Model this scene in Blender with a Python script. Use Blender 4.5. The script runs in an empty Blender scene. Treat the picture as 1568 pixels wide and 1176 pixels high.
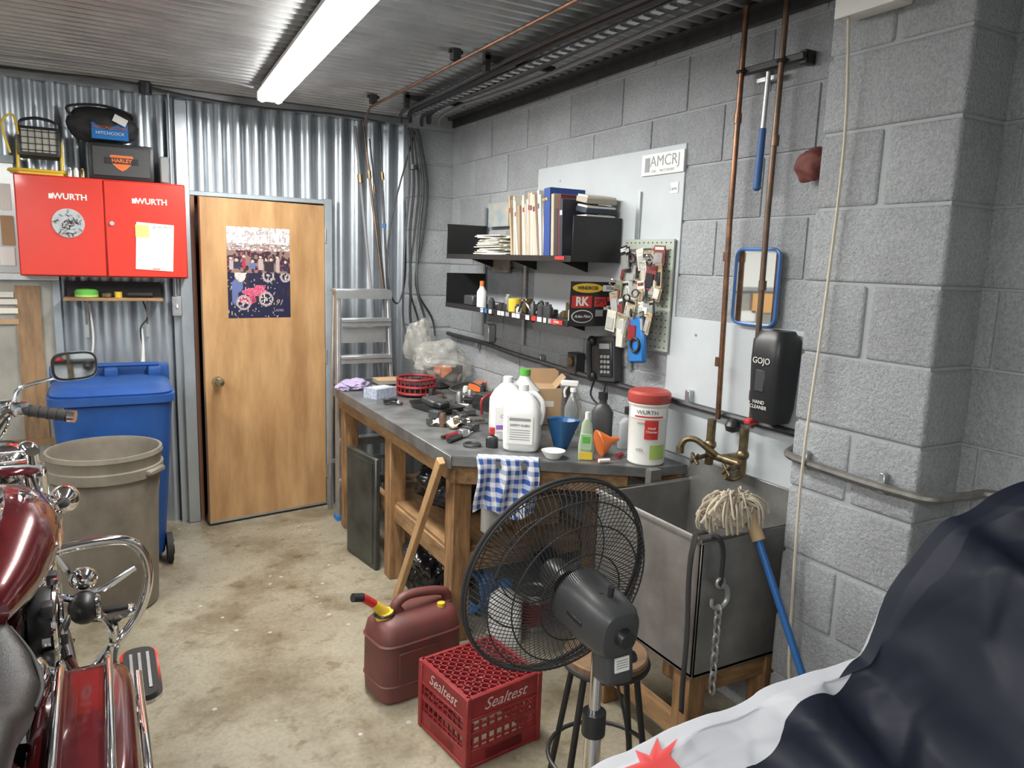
import bpy, bmesh, math, random
from mathutils import Vector, Matrix, noise
random.seed(7)
R=random.random
def ru(a,b): return a+(b-a)*random.random()
# ------------------------------------------------------------------ materials
MC={}
def pm(name,col,rough=0.5,metal=0.0,var=0.0,vscale=6.0,bump=0.0,bscale=60.0,col2=None,coat=0.0,trans=0.0,alpha=1.0,emit=0.0,stretch=(1,1,1),sheen=0.0,island=0.0,rv=0.0,spec=None,bdist=0.006,speck=0.0):
    if name in MC: return MC[name]
    m=bpy.data.materials.new(name); m.use_nodes=True; nt=m.node_tree; b=nt.nodes['Principled BSDF']
    L=nt.links
    c=(col[0],col[1],col[2],1)
    b.inputs['Base Color'].default_value=c
    b.inputs['Roughness'].default_value=rough
    b.inputs['Metallic'].default_value=metal
    if spec is not None: b.inputs['Specular IOR Level'].default_value=spec
    if coat: b.inputs['Coat Weight'].default_value=coat; b.inputs['Coat Roughness'].default_value=0.06
    if trans: b.inputs['Transmission Weight'].default_value=trans
    if alpha<1: b.inputs['Alpha'].default_value=alpha
    if sheen: b.inputs['Sheen Weight'].default_value=sheen
    if emit: b.inputs['Emission Color'].default_value=c; b.inputs['Emission Strength'].default_value=emit
    tc=nt.nodes.new('ShaderNodeTexCoord'); mp=nt.nodes.new('ShaderNodeMapping'); mp.inputs['Scale'].default_value=stretch
    L.new(tc.outputs['Object'],mp.inputs['Vector'])
    src=None
    if var>0 or col2:
        n=nt.nodes.new('ShaderNodeTexNoise'); n.inputs['Scale'].default_value=vscale; n.inputs['Detail'].default_value=6; n.inputs['Roughness'].default_value=0.62
        L.new(mp.outputs[0],n.inputs['Vector'])
        rp=nt.nodes.new('ShaderNodeValToRGB'); rp.color_ramp.elements[0].position=0.35; rp.color_ramp.elements[1].position=0.68
        d=col2 if col2 else tuple(x*(1-var) for x in col)
        rp.color_ramp.elements[0].color=(d[0],d[1],d[2],1); rp.color_ramp.elements[1].color=c
        L.new(n.outputs['Fac'],rp.inputs['Fac']); src=rp.outputs['Color']
        if rv:
            mr=nt.nodes.new('ShaderNodeMapRange'); mr.inputs['To Min'].default_value=max(0.02,rough-rv); mr.inputs['To Max'].default_value=rough+rv
            L.new(n.outputs['Fac'],mr.inputs['Value']); L.new(mr.outputs[0],b.inputs['Roughness'])
    def mulgrey(src,val):
        mx=nt.nodes.new('ShaderNodeMix'); mx.data_type='RGBA'; mx.blend_type='MULTIPLY'; mx.inputs[0].default_value=1
        if src: L.new(src,mx.inputs[6])
        else: mx.inputs[6].default_value=c
        cb=nt.nodes.new('ShaderNodeCombineColor')
        for i in range(3): L.new(val,cb.inputs[i])
        L.new(cb.outputs[0],mx.inputs[7]); return mx.outputs[2]
    if island:
        g=nt.nodes.new('ShaderNodeNewGeometry'); mr=nt.nodes.new('ShaderNodeMapRange')
        mr.inputs['To Min'].default_value=1-island; mr.inputs['To Max'].default_value=1+island*0.4
        L.new(g.outputs['Random Per Island'],mr.inputs['Value']); src=mulgrey(src,mr.outputs[0])
    if speck:
        n3=nt.nodes.new('ShaderNodeTexNoise'); n3.inputs['Scale'].default_value=130; n3.inputs['Detail'].default_value=3; n3.inputs['Roughness'].default_value=0.6
        L.new(mp.outputs[0],n3.inputs['Vector']); mr=nt.nodes.new('ShaderNodeMapRange'); mr.inputs['From Min'].default_value=0.36; mr.inputs['From Max'].default_value=0.60
        mr.inputs['To Min'].default_value=1-speck; mr.inputs['To Max'].default_value=1.04; L.new(n3.outputs['Fac'],mr.inputs['Value']); src=mulgrey(src,mr.outputs[0])
    if src: L.new(src,b.inputs['Base Color'])
    if bump>0:
        n2=nt.nodes.new('ShaderNodeTexNoise'); n2.inputs['Scale'].default_value=bscale; n2.inputs['Detail'].default_value=5; n2.inputs['Roughness'].default_value=0.7
        L.new(mp.outputs[0],n2.inputs['Vector'])
        bp=nt.nodes.new('ShaderNodeBump'); bp.inputs['Strength'].default_value=bump; bp.inputs['Distance'].default_value=bdist
        L.new(n2.outputs['Fac'],bp.inputs['Height']); L.new(bp.outputs[0],b.inputs['Normal'])
    MC[name]=m; return m

# ------------------------------------------------------------------ builder
def frame(z,c=(0,0,0),up=(0,0,1)):
    z=Vector(z).normalized(); u=Vector(up)
    if abs(z.dot(u))>0.99: u=Vector((0,1,0))
    x=u.cross(z).normalized(); y=z.cross(x)
    M=Matrix.Identity(4)
    for i in range(3): M[i][0]=x[i];M[i][1]=y[i];M[i][2]=z[i];M[i][3]=c[i]
    return M
def T(x,y,z): return Matrix.Translation((x,y,z))
def RZ(a): return Matrix.Rotation(math.radians(a),4,'Z')
def RX(a): return Matrix.Rotation(math.radians(a),4,'X')
def RY(a): return Matrix.Rotation(math.radians(a),4,'Y')
def S(x,y,z): return Matrix.Diagonal((x,y,z,1))
def catmull(pts,k=6,closed=False):
    P=[Vector(p) for p in pts]; n=len(P); out=[]
    if n<3: return P
    rng=n if closed else n-1
    for i in range(rng):
        if closed: p0,p1,p2,p3=P[(i-1)%n],P[i],P[(i+1)%n],P[(i+2)%n]
        else: p0=P[max(i-1,0)];p1=P[i];p2=P[i+1];p3=P[min(i+2,n-1)]
        for j in range(k):
            t=j/k
            out.append(0.5*((2*p1)+(p2-p0)*t+(2*p0-5*p1+4*p2-p3)*t*t+(3*p1-p0-3*p2+p3)*t**3))
    if not closed: out.append(P[-1])
    return out
class B:
    def __init__(s,name,M=None): s.name=name;s.v=[];s.f=[];s.fm=[];s.mats=[];s.M=M or Matrix.Identity(4)
    def mi(s,m):
        if m not in s.mats: s.mats.append(m)
        return s.mats.index(m)
    def add(s,vs,fs,mat,M=None):
        A=s.M@M if M else s.M
        o=len(s.v); k=s.mi(mat)
        flip=A.determinant()<0
        s.v+= [tuple(A@Vector(v)) for v in vs]
        for f in fs:
            g=[i+o for i in f]
            if flip: g.reverse()
            s.f.append(g); s.fm.append(k)
    def box(s,c,sz,mat,M=None,bev=0.0,seg=1):
        hx,hy,hz=sz[0]/2,sz[1]/2,sz[2]/2
        if bev<=0:
            vs=[(c[0]+a*hx,c[1]+b*hy,c[2]+d*hz) for a in(-1,1) for b in(-1,1) for d in(-1,1)]
            fs=[(0,1,3,2),(4,6,7,5),(0,4,5,1),(2,3,7,6),(0,2,6,4),(1,5,7,3)]
            s.add(vs,fs,mat,M); return
        bm=bmesh.new(); bmesh.ops.create_cube(bm,size=1)
        for v in bm.verts: v.co=Vector((c[0]+v.co.x*sz[0],c[1]+v.co.y*sz[1],c[2]+v.co.z*sz[2]))
        bmesh.ops.bevel(bm,geom=bm.edges[:],offset=min(bev,min(sz)*0.49),segments=seg,affect='EDGES',profile=0.6)
        bm.verts.index_update()
        s.add([v.co.copy() for v in bm.verts],[[v.index for v in f.verts] for f in bm.faces],mat,M); bm.free()
    def bb(s,a,b,mat,M=None,bev=0.0,seg=1):
        s.box([(a[i]+b[i])/2 for i in range(3)],[abs(b[i]-a[i]) for i in range(3)],mat,M,bev,seg)
    def cyl(s,p0,p1,r0,mat,r1=None,n=16,caps=True,M=None):
        p0=Vector(p0);p1=Vector(p1); r1=r0 if r1 is None else r1
        F=frame(p1-p0,p0); L=(p1-p0).length
        vs=[];
        for r,z in((r0,0),(r1,L)):
            for i in range(n):
                a=2*math.pi*i/n; vs.append(F@Vector((r*math.cos(a),r*math.sin(a),z)))
        fs=[(i,(i+1)%n,n+(i+1)%n,n+i) for i in range(n)]
        if caps: fs+= [tuple(range(n-1,-1,-1)),tuple(range(n,2*n))]
        s.add(vs,fs,mat,M)
    def tube(s,pts,r,mat,n=8,k=5,closed=False,M=None,raw=False):
        P=[Vector(p) for p in pts] if raw else catmull(pts,k,closed)
        m=len(P); vs=[]; fs=[]
        prev=None
        for i,p in enumerate(P):
            if closed: t=(P[(i+1)%m]-P[(i-1)%m])
            else: t=P[min(i+1,m-1)]-P[max(i-1,0)]
            if t.length<1e-9: t=Vector((0,0,1))
            t.normalize()
            if prev is None:
                u=Vector((0,0,1)) if abs(t.z)<0.9 else Vector((1,0,0))
                x=u.cross(t).normalized()
            else:
                x=prev-t*prev.dot(t)
                x=x.normalized() if x.length>1e-6 else prev
            prev=x; y=t.cross(x)
            rr=r(i/(m-1)) if callable(r) else r
            for j in range(n):
                a=2*math.pi*j/n; vs.append(p+x*(rr*math.cos(a))+y*(rr*math.sin(a)))
        for i in range(m if closed else m-1):
            a=i*n;b=((i+1)%m)*n
            for j in range(n): fs.append((a+j,a+(j+1)%n,b+(j+1)%n,b+j))
        if not closed: fs+=[tuple(range(n-1,-1,-1)),tuple(range((m-1)*n,m*n))]
        s.add(vs,fs,mat,M)
    def ring(s,c,Rr,r,mat,axis=(0,0,1),n=32,m=8,M=None,sx=1,sy=1):
        F=frame(axis,c)
        pts=[F@Vector((Rr*sx*math.cos(2*math.pi*i/n),Rr*sy*math.sin(2*math.pi*i/n),0)) for i in range(n)]
        s.tube(pts,r,mat,n=m,closed=True,raw=True,M=M)
    def lathe(s,prof,mat,c=(0,0,0),n=24,M=None,axis=None):
        F=frame(axis,c) if axis else T(*c)
        if M: F=M@F
        vs=[];fs=[]
        for r,z in prof:
            for i in range(n):
                a=2*math.pi*i/n; vs.append((r*math.cos(a),r*math.sin(a),z))
        for k in range(len(prof)-1):
            for i in range(n): fs.append((k*n+i,k*n+(i+1)%n,(k+1)*n+(i+1)%n,(k+1)*n+i))
        if prof[0][0]>1e-5: fs.append(tuple(range(n-1,-1,-1)))
        if prof[-1][0]>1e-5: fs.append(tuple(range((len(prof)-1)*n,len(prof)*n)))
        s.add(vs,fs,mat,F)
    def loft(s,secs,mat,n=32,M=None,caps=(True,True)):
        vs=[];fs=[]
        for q in secs:
            z,rx,ry,e=q[:4]; cx,cy=(q[4],q[5]) if len(q)>4 else (0,0)
            for i in range(n):
                a=2*math.pi*(i+0.5)/n; ca,sa=math.cos(a),math.sin(a)
                vs.append((cx+rx*math.copysign(abs(ca)**(2/e),ca),cy+ry*math.copysign(abs(sa)**(2/e),sa),z))
        for k in range(len(secs)-1):
            for i in range(n): fs.append((k*n+i,k*n+(i+1)%n,(k+1)*n+(i+1)%n,(k+1)*n+i))
        if caps[0]: fs.append(tuple(range(n-1,-1,-1)))
        if caps[1]: fs.append(tuple(range((len(secs)-1)*n,len(secs)*n)))
        s.add(vs,fs,mat,M)
    def ell(s,c,r,mat,n=20,m=12,M=None):
        prof=[(math.sin(math.pi*i/m),-math.cos(math.pi*i/m)) for i in range(m+1)]
        prof[0]=(0.001,-1);prof[-1]=(0.001,1)
        s.lathe(prof,mat,n=n,M=(M or Matrix.Identity(4))@T(*c)@S(*r))
    def grid(s,fn,nu,nv,mat,M=None,closeu=False):
        vs=[fn(i/(nu if closeu else nu-1),j/(nv-1)) for j in range(nv) for i in range(nu)]
        fs=[]
        for j in range(nv-1):
            for i in range(nu if closeu else nu-1):
                fs.append((j*nu+i,j*nu+(i+1)%nu,(j+1)*nu+(i+1)%nu,(j+1)*nu+i))
        s.add(vs,fs,mat,M)
    def prism(s,pts,z0,z1,mat,M=None):
        n=len(pts)
        vs=[(p[0],p[1],z0) for p in pts]+[(p[0],p[1],z1) for p in pts]
        fs=[(i,(i+1)%n,n+(i+1)%n,n+i) for i in range(n)]+[tuple(range(n-1,-1,-1)),tuple(range(n,2*n))]
        s.add(vs,fs,mat,M)
    def text(s,body,size,mat,M,ext=0.0004,bold=0.0,shear=0.0):
        cu=bpy.data.curves.new('tmp','FONT'); cu.body=body; cu.size=size; cu.extrude=ext; cu.align_x='CENTER'; cu.align_y='CENTER'; cu.offset=bold; cu.shear=shear; cu.resolution_u=3
        ob=bpy.data.objects.new('tmp',cu); bpy.context.collection.objects.link(ob)
        dg=bpy.context.evaluated_depsgraph_get(); me=bpy.data.meshes.new_from_object(ob.evaluated_get(dg))
        s.add([v.co.copy() for v in me.vertices],[list(p.vertices) for p in me.polygons],mat,M)
        bpy.data.objects.remove(ob); bpy.data.curves.remove(cu); bpy.data.meshes.remove(me)
    def done(s,ang=38,sub=0,solid=0):
        me=bpy.data.meshes.new(s.name); me.from_pydata(s.v,[],s.f)
        for m in s.mats: me.materials.append(m)
        me.polygons.foreach_set('material_index',s.fm); me.polygons.foreach_set('use_smooth',[True]*len(s.f))
        me.update()
        try: me.set_sharp_from_angle(angle=math.radians(ang))
        except Exception: pass
        ob=bpy.data.objects.new(s.name,me); bpy.context.collection.objects.link(ob)
        if solid: 
            md=ob.modifiers.new('sol','SOLIDIFY'); md.thickness=solid
        if sub:
            md=ob.modifiers.new('sub','SUBSURF'); md.levels=sub; md.render_levels=sub
        return ob
def faceX(x,y,z):
    M=Matrix.Identity(4); ax=Vector((0,-1,0)); ay=Vector((0,0,1)); az=Vector((-1,0,0))
    for i in range(3): M[i][0]=ax[i];M[i][1]=ay[i];M[i][2]=az[i]
    M[0][3]=x;M[1][3]=y;M[2][3]=z; return M
def faceY(x,y,z):
    M=Matrix.Identity(4); ax=Vector((1,0,0)); ay=Vector((0,0,1)); az=Vector((0,-1,0))
    for i in range(3): M[i][0]=ax[i];M[i][1]=ay[i];M[i][2]=az[i]
    M[0][3]=x;M[1][3]=y;M[2][3]=z; return M
# ------------------------------------------------------------------ palette
galv=pm('galvanized_wall',(0.54,0.59,0.64),0.36,0.80,var=0.22,vscale=5,bump=0.08,bscale=25,rv=0.1,stretch=(1,1,0.4))
galvc=pm('galvanized_ceiling',(0.52,0.53,0.54),0.34,0.78,var=0.28,vscale=4,bump=0.05,bscale=20,rv=0.12)
block=pm('painted_block',(0.50,0.525,0.55),0.5,0,var=0.20,vscale=3.5,bump=1.0,bscale=80,island=0.08,bdist=0.013,speck=0.22)
mortar=pm('painted_mortar',(0.34,0.36,0.375),0.7,0,bump=0.5,bscale=70)
board=pm('painted_board',(0.49,0.53,0.555),0.5,0,var=0.10,vscale=3,bump=0.08,bscale=30)
alu=pm('aluminium',(0.56,0.58,0.59),0.38,0.85,var=0.2,vscale=10)
chrome=pm('chrome',(0.85,0.85,0.86),0.07,1.0)
steel=pm('stainless',(0.36,0.355,0.34),0.42,0.65,var=0.35,vscale=5,rv=0.1,bump=0.05,bscale=40)
zinc=pm('zinc_top',(0.28,0.29,0.29),0.42,0.65,var=0.45,vscale=9,rv=0.12,bump=0.1,bscale=40)
dsteel=pm('dark_steel',(0.10,0.10,0.105),0.45,0.7,var=0.3,vscale=20)
blackp=pm('black_plastic',(0.018,0.019,0.021),0.38,0)
blackm=pm('black_matte',(0.02,0.02,0.021),0.7,0)
blackg=pm('black_paint_metal',(0.014,0.014,0.015),0.42,0,var=0.2,vscale=20)
rubber=pm('rubber',(0.022,0.021,0.02),0.75,0,bump=0.2)
copper=pm('copper_old',(0.33,0.16,0.09),0.35,0.85,col2=(0.15,0.09,0.06),vscale=14)
copperd=pm('copper_dull',(0.22,0.14,0.10),0.45,0.7,col2=(0.11,0.08,0.06),vscale=10)
brass=pm('brass_old',(0.30,0.22,0.12),0.4,0.85,col2=(0.12,0.10,0.06),vscale=30)
red=pm('red_enamel',(0.62,0.038,0.023),0.28,0,var=0.08,vscale=3,coat=0.3)
redp=pm('red_plastic',(0.27,0.020,0.024),0.45,0,var=0.35,vscale=12)
redb=pm('red_bright',(0.48,0.03,0.028),0.4,0)
redcan=pm('red_dusty',(0.155,0.038,0.036),0.5,0,col2=(0.10,0.04,0.034),vscale=9,bump=0.1)
redmoto=pm('red_metallic_paint',(0.085,0.006,0.009),0.2,0.3,coat=1.0)
white=pm('white_plastic',(0.72,0.72,0.69),0.4,0)
paper=pm('paper',(0.62,0.60,0.53),0.8,0,island=0.12)
jugm=pm('hdpe',(0.70,0.71,0.70),0.35,0)
wood=pm('lumber',(0.36,0.20,0.085),0.6,0,col2=(0.16,0.085,0.04),vscale=6,stretch=(6,6,1),bump=0.2,bscale=30)
woodh=pm('lumber_h',(0.36,0.21,0.09),0.6,0,col2=(0.16,0.09,0.045),vscale=6,stretch=(1,6,6),bump=0.2,bscale=30)
woody=pm('lumber_y',(0.36,0.21,0.09),0.6,0,col2=(0.16,0.09,0.045),vscale=6,stretch=(6,1,6),bump=0.2,bscale=30)
doorw=pm('door_veneer',(0.50,0.305,0.145),0.38,0,col2=(0.32,0.175,0.075),vscale=2.0,stretch=(4,4,0.8),bump=0.05,bscale=50)
card=pm('cardboard',(0.42,0.28,0.16),0.8,0,var=0.15)
blue=pm('blue_bin',(0.014,0.072,0.27),0.45,0,var=0.25,vscale=6)
bluep=pm('blue_plastic',(0.02,0.15,0.42),0.38,0)
greyb=pm('grey_barrel',(0.22,0.195,0.155),0.6,0,col2=(0.14,0.12,0.095),vscale=5,bump=0.1)
orange=pm('orange',(0.66,0.15,0.03),0.4,0)
yellow=pm('yellow',(0.66,0.45,0.04),0.4,0)
green=pm('green',(0.10,0.38,0.06),0.4,0)
lime=pm('lime_label',(0.35,0.5,0.12),0.4,0)
leather=pm('seat_leather',(0.014,0.014,0.015),0.42,0,bump=0.25,bscale=120)
glass=pm('clear_plastic',(0.85,0.87,0.86),0.12,0,trans=0.9)
bagm=pm('clear_bag',(0.55,0.54,0.49),0.2,0,alpha=0.32)
gbag=pm('garbage_bag',(0.012,0.012,0.013),0.22,0)
mirror=pm('mirror',(0.85,0.87,0.88),0.03,1.0)
cream=pm('cotton',(0.54,0.47,0.37),0.9,0,var=0.25,vscale=30)
ropem=pm('rope',(0.56,0.52,0.42),0.85,0)
tubeM=pm('fluorescent_tube',(1.0,0.99,0.96),0.3,0,emit=14)
darkgrey=pm('dark_grey',(0.045,0.047,0.05),0.42,0)
grey=pm('grey',(0.25,0.26,0.27),0.5,0)
def floormat():
    m=bpy.data.materials.new('concrete_floor');m.use_nodes=True;nt=m.node_tree;L=nt.links;b=nt.nodes['Principled BSDF']
    tc=nt.nodes.new('ShaderNodeTexCoord')
    def nz(sc,det=7,ro=0.6,off=0):
        mp=nt.nodes.new('ShaderNodeMapping');mp.inputs['Location'].default_value=(off,off*2,0);L.new(tc.outputs['Object'],mp.inputs[0])
        n=nt.nodes.new('ShaderNodeTexNoise');n.inputs['Scale'].default_value=sc;n.inputs['Detail'].default_value=det;n.inputs['Roughness'].default_value=ro
        L.new(mp.outputs[0],n.inputs['Vector']);return n
    def ramp(n,a,b_,ca,cb):
        r=nt.nodes.new('ShaderNodeValToRGB');r.color_ramp.elements[0].position=a;r.color_ramp.elements[1].position=b_
        r.color_ramp.elements[0].color=ca+(1,);r.color_ramp.elements[1].color=cb+(1,);L.new(n.outputs['Fac'],r.inputs['Fac']);return r
    def mul(a,b_):
        x=nt.nodes.new('ShaderNodeMix');x.data_type='RGBA';x.blend_type='MULTIPLY';x.inputs[0].default_value=1;L.new(a,x.inputs[6]);L.new(b_,x.inputs[7]);return x.outputs[2]
    base=ramp(nz(1.1,5),0.35,0.65,(0.255,0.225,0.165),(0.345,0.315,0.24))
    st=ramp(nz(3.0,9,0.66,3),0.38,0.55,(0.62,0.57,0.49),(1,1,1))
    fine=ramp(nz(55,3,0.6,7),0.35,0.6,(0.84,0.83,0.81),(1,1,1))
    patch=ramp(nz(11,6,0.72,11),0.36,0.46,(0.74,0.69,0.61),(1,1,1))
    blot=ramp(nz(6,3,0.5,23),0.66,0.70,(1,1,1),(0.68,0.62,0.54))
    c=mul(mul(mul(mul(base.outputs[0],st.outputs[0]),fine.outputs[0]),patch.outputs[0]),blot.outputs[0])
    v=nt.nodes.new('ShaderNodeTexVoronoi');v.inputs['Scale'].default_value=7;L.new(tc.outputs['Object'],v.inputs['Vector'])
    mt=nt.nodes.new('ShaderNodeMath');mt.operation='LESS_THAN';mt.inputs[1].default_value=0.07;L.new(v.outputs['Distance'],mt.inputs[0])
    x=nt.nodes.new('ShaderNodeMix');x.data_type='RGBA';L.new(mt.outputs[0],x.inputs[0]);L.new(c,x.inputs[6]);x.inputs[7].default_value=(0.40,0.38,0.33,1)
    L.new(x.outputs[2],b.inputs['Base Color'])
    r=nz(3);mr=nt.nodes.new('ShaderNodeMapRange');mr.inputs['To Min'].default_value=0.30;mr.inputs['To Max'].default_value=0.55;L.new(r.outputs['Fac'],mr.inputs['Value']);L.new(mr.outputs[0],b.inputs['Roughness'])
    bp=nt.nodes.new('ShaderNodeBump');bp.inputs['Strength'].default_value=0.08;bp.inputs['Distance'].default_value=0.003;n=nz(30);L.new(n.outputs['Fac'],bp.inputs['Height']);L.new(bp.outputs[0],b.inputs['Normal'])
    return m
def checkmat():
    m=bpy.data.materials.new('gingham');m.use_nodes=True;nt=m.node_tree;L=nt.links;b=nt.nodes['Principled BSDF'];b.inputs['Roughness'].default_value=0.9
    tc=nt.nodes.new('ShaderNodeTexCoord');sx=nt.nodes.new('ShaderNodeSeparateXYZ');L.new(tc.outputs['Object'],sx.inputs[0])
    outs=[]
    for o in ('X','Z'):
        a=nt.nodes.new('ShaderNodeMath');a.operation='MULTIPLY';a.inputs[1].default_value=25 if o=='Z' else 31;L.new(sx.outputs[o],a.inputs[0])
        f=nt.nodes.new('ShaderNodeMath');f.operation='FRACT';L.new(a.outputs[0],f.inputs[0])
        g=nt.nodes.new('ShaderNodeMath');g.operation='GREATER_THAN';g.inputs[1].default_value=0.5;L.new(f.outputs[0],g.inputs[0]);outs.append(g)
    ad=nt.nodes.new('ShaderNodeMath');ad.operation='ADD';L.new(outs[0].outputs[0],ad.inputs[0]);L.new(outs[1].outputs[0],ad.inputs[1])
    h=nt.nodes.new('ShaderNodeMath');h.operation='MULTIPLY';h.inputs[1].default_value=0.5;L.new(ad.outputs[0],h.inputs[0])
    r=nt.nodes.new('ShaderNodeValToRGB');r.color_ramp.elements[0].color=(0.02,0.07,0.28,1);r.color_ramp.elements[1].color=(0.6,0.62,0.65,1);L.new(h.outputs[0],r.inputs[0]);L.new(r.outputs[0],b.inputs['Base Color'])
    return m
def jacketmat():
    m=bpy.data.materials.new('jacket_nylon');m.use_nodes=True;nt=m.node_tree;L=nt.links;b=nt.nodes['Principled BSDF'];b.inputs['Roughness'].default_value=0.55
    b.inputs['Specular IOR Level'].default_value=0.3
    tc=nt.nodes.new('ShaderNodeTexCoord');sx=nt.nodes.new('ShaderNodeSeparateXYZ');L.new(tc.outputs['Object'],sx.inputs[0])
    def M_(op,a,b_):
        n=nt.nodes.new('ShaderNodeMath');n.operation=op
        for i,q in enumerate((a,b_)):
            if isinstance(q,(int,float)): n.inputs[i].default_value=q
            else: L.new(q,n.inputs[i])
        return n.outputs[0]
    X_,Y_=sx.outputs['X'],sx.outputs['Y']
    w=M_('SUBTRACT',M_('ADD',Y_,M_('MULTIPLY',X_,0.467)),1.08)
    nz=nt.nodes.new('ShaderNodeTexNoise');nz.inputs['Scale'].default_value=7;nz.inputs['Detail'].default_value=1;L.new(tc.outputs['Object'],nz.inputs['Vector'])
    lim=M_('MAXIMUM',M_('ADD',M_('MULTIPLY',w,2.6),0.965),0.765)
    lim=M_('ADD',lim,M_('MULTIPLY',M_('SUBTRACT',nz.outputs['Fac'],0.5),0.12))
    f=M_('LESS_THAN',X_,lim)
    x=nt.nodes.new('ShaderNodeMix');x.data_type='RGBA';L.new(f,x.inputs[0]);x.inputs[6].default_value=(0.0095,0.012,0.024,1);x.inputs[7].default_value=(0.44,0.45,0.49,1);L.new(x.outputs[2],b.inputs['Base Color'])
    return m
# ------------------------------------------------------------------ camera
cd=bpy.data.cameras.new('camera'); cam=bpy.data.objects.new('camera',cd); bpy.context.collection.objects.link(cam)
Xw=Vector((0.8760,-0.4815,0.0334)).normalized(); Bk=Vector((-0.4798,-0.8621,0.1619)); Bk=(Bk-Xw*Bk.dot(Xw)).normalized(); Up=Bk.cross(Xw)
Mc=Matrix.Identity(4)
for i in range(3): Mc[i][0]=Xw[i];Mc[i][1]=Up[i];Mc[i][2]=Bk[i]
Mc[2][3]=1.72; cam.matrix_world=Mc
cd.sensor_width=36; cd.lens=26.06; cd.clip_start=0.05
bpy.context.scene.camera=cam
# ------------------------------------------------------------------ room shell
ZC=2.68; YB=5.05; XR=2.15; XL=-3.6; YF=-2.6
b=B('floor'); b.bb((XL-0.1,YF-0.1,-0.12),(XR+0.15,YB+0.3,0),floormat()); b.done()
def corr_profile(t,amp,p):
    s=math.sin(2*math.pi*((t/p)%1.0))
    return amp*max(-1,min(1,s*1.5))
b=B('ceiling')
p=0.074
n=int((YB-YF)/p*8)
b.grid(lambda u,v:(XL+(XR-XL)*u, YF+(YB-YF)*v, ZC+corr_profile(YF+(YB-YF)*v,0.020,p)),2,n+1,galvc)
b.bb((XL-0.1,YF-0.1,ZC+0.03),(XR+0.15,YB+0.3,ZC+0.1),dsteel)
b.done(ang=60)
b=B('wall_back')
pb=0.11
def corr(x0,x1,z0,z1,y=YB):
    n=max(4,int((x1-x0)/pb*10))
    b.grid(lambda u,v:(x0+(x1-x0)*u,y-corr_profile(x0+(x1-x0)*u,0.012,pb),z0+(z1-z0)*v),n+1,2,galv)
corr(XL,0.49,0,ZC+0.02); corr(1.33,1.92,0,ZC+0.02); corr(0.49,1.33,2.06,ZC+0.02); corr(1.92,XR,0,ZC)
b.bb((XL-0.1,YB+0.12,0),(XR+0.15,YB+0.2,ZC+0.03),blackm)  # black sheet stands in for the darkness behind the ajar door
b.done(ang=60)
b=B('wall_left'); b.bb((XL-0.1,YF,0),(XL,YB+0.1,ZC+0.03),board); b.done()
b=B('wall_front'); b.bb((XL,YF-0.1,0),(XR,YF,ZC+0.03),board); b.done()
b=B('wall_right'); b.bb((XR+0.007,YF,0),(XR+0.15,YB+0.1,ZC+0.03),mortar)
CH=0.2215; z=-0.0815; row=0
while z<ZC:
    z0=max(0,z); z1=min(ZC,z+CH)
    y=YF-(0.22 if row%2 else 0)
    while y<YB:
        y0=max(YF,y); y1=min(YB,y+0.44)
        if y1-y0>0.03 and z1-z0>0.02:
            o=ru(-0.002,0.002)
            b.bb((XR+o,y0+ru(0.003,0.005),z0+ru(0.003,0.005)),(XR+0.05,y1-ru(0.003,0.005),z1-0.004),block,bev=0.006,seg=2)
        y+=0.44
    z+=CH; row+=1
b.done(ang=50)
def pilaster(name,x0,x1,y0,y1,split):
    b=B(name); b.bb((x0+0.010,y0+0.010,0),(x1,y1-0.010,ZC),mortar)
    z=-0.0815; row=0
    while z<ZC:
        za=max(0,z)+0.004; zb=min(ZC,z+CH)-0.004
        if zb-za>0.02:
            if split and row%2:
                m=(y0+y1)/2
                for a,c in((y0,m-0.008),(m+0.008,y1)):
                    o=ru(0,0.004); b.bb((x0+o,a+(o if a==y0 else 0),za),(x1,c,zb),block,bev=0.013,seg=3)
            else:
                o=ru(0,0.004); b.bb((x0+o,y0+o,za),(x1,y1,zb),block,bev=0.013,seg=3)
        z+=CH; row+=1
    b.done(ang=50)
pilaster('wall_right_pilaster',1.955,2.17,1.185,1.62,True)
pilaster('wall_corner_pilaster',1.90,2.17,4.79,5.2,False)
b=B('painted_wall_board'); b.bb((2.142,2.44,1.35),(2.152,3.63,2.23),board,bev=0.002); b.bb((2.140,1.72,0.93),(2.152,2.47,1.515),board,bev=0.002)
for yy,zz in((2.0,1.0),(2.3,1.45),(2.6,2.15),(3.4,2.15),(1.8,1.48),(2.5,1.6)): b.cyl((2.142,yy,zz),(2.137,yy,zz),0.005,alu,n=8)
b.done()
b=B('trim_ceiling_angle'); b.bb((2.10,YF,2.645),(2.148,4.78,2.66),dsteel); b.bb((2.135,YF,2.60),(2.148,4.78,2.66),dsteel)
b.bb((XL,4.985,2.62),(2.1,5.035,2.66),galvc); b.done()
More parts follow.
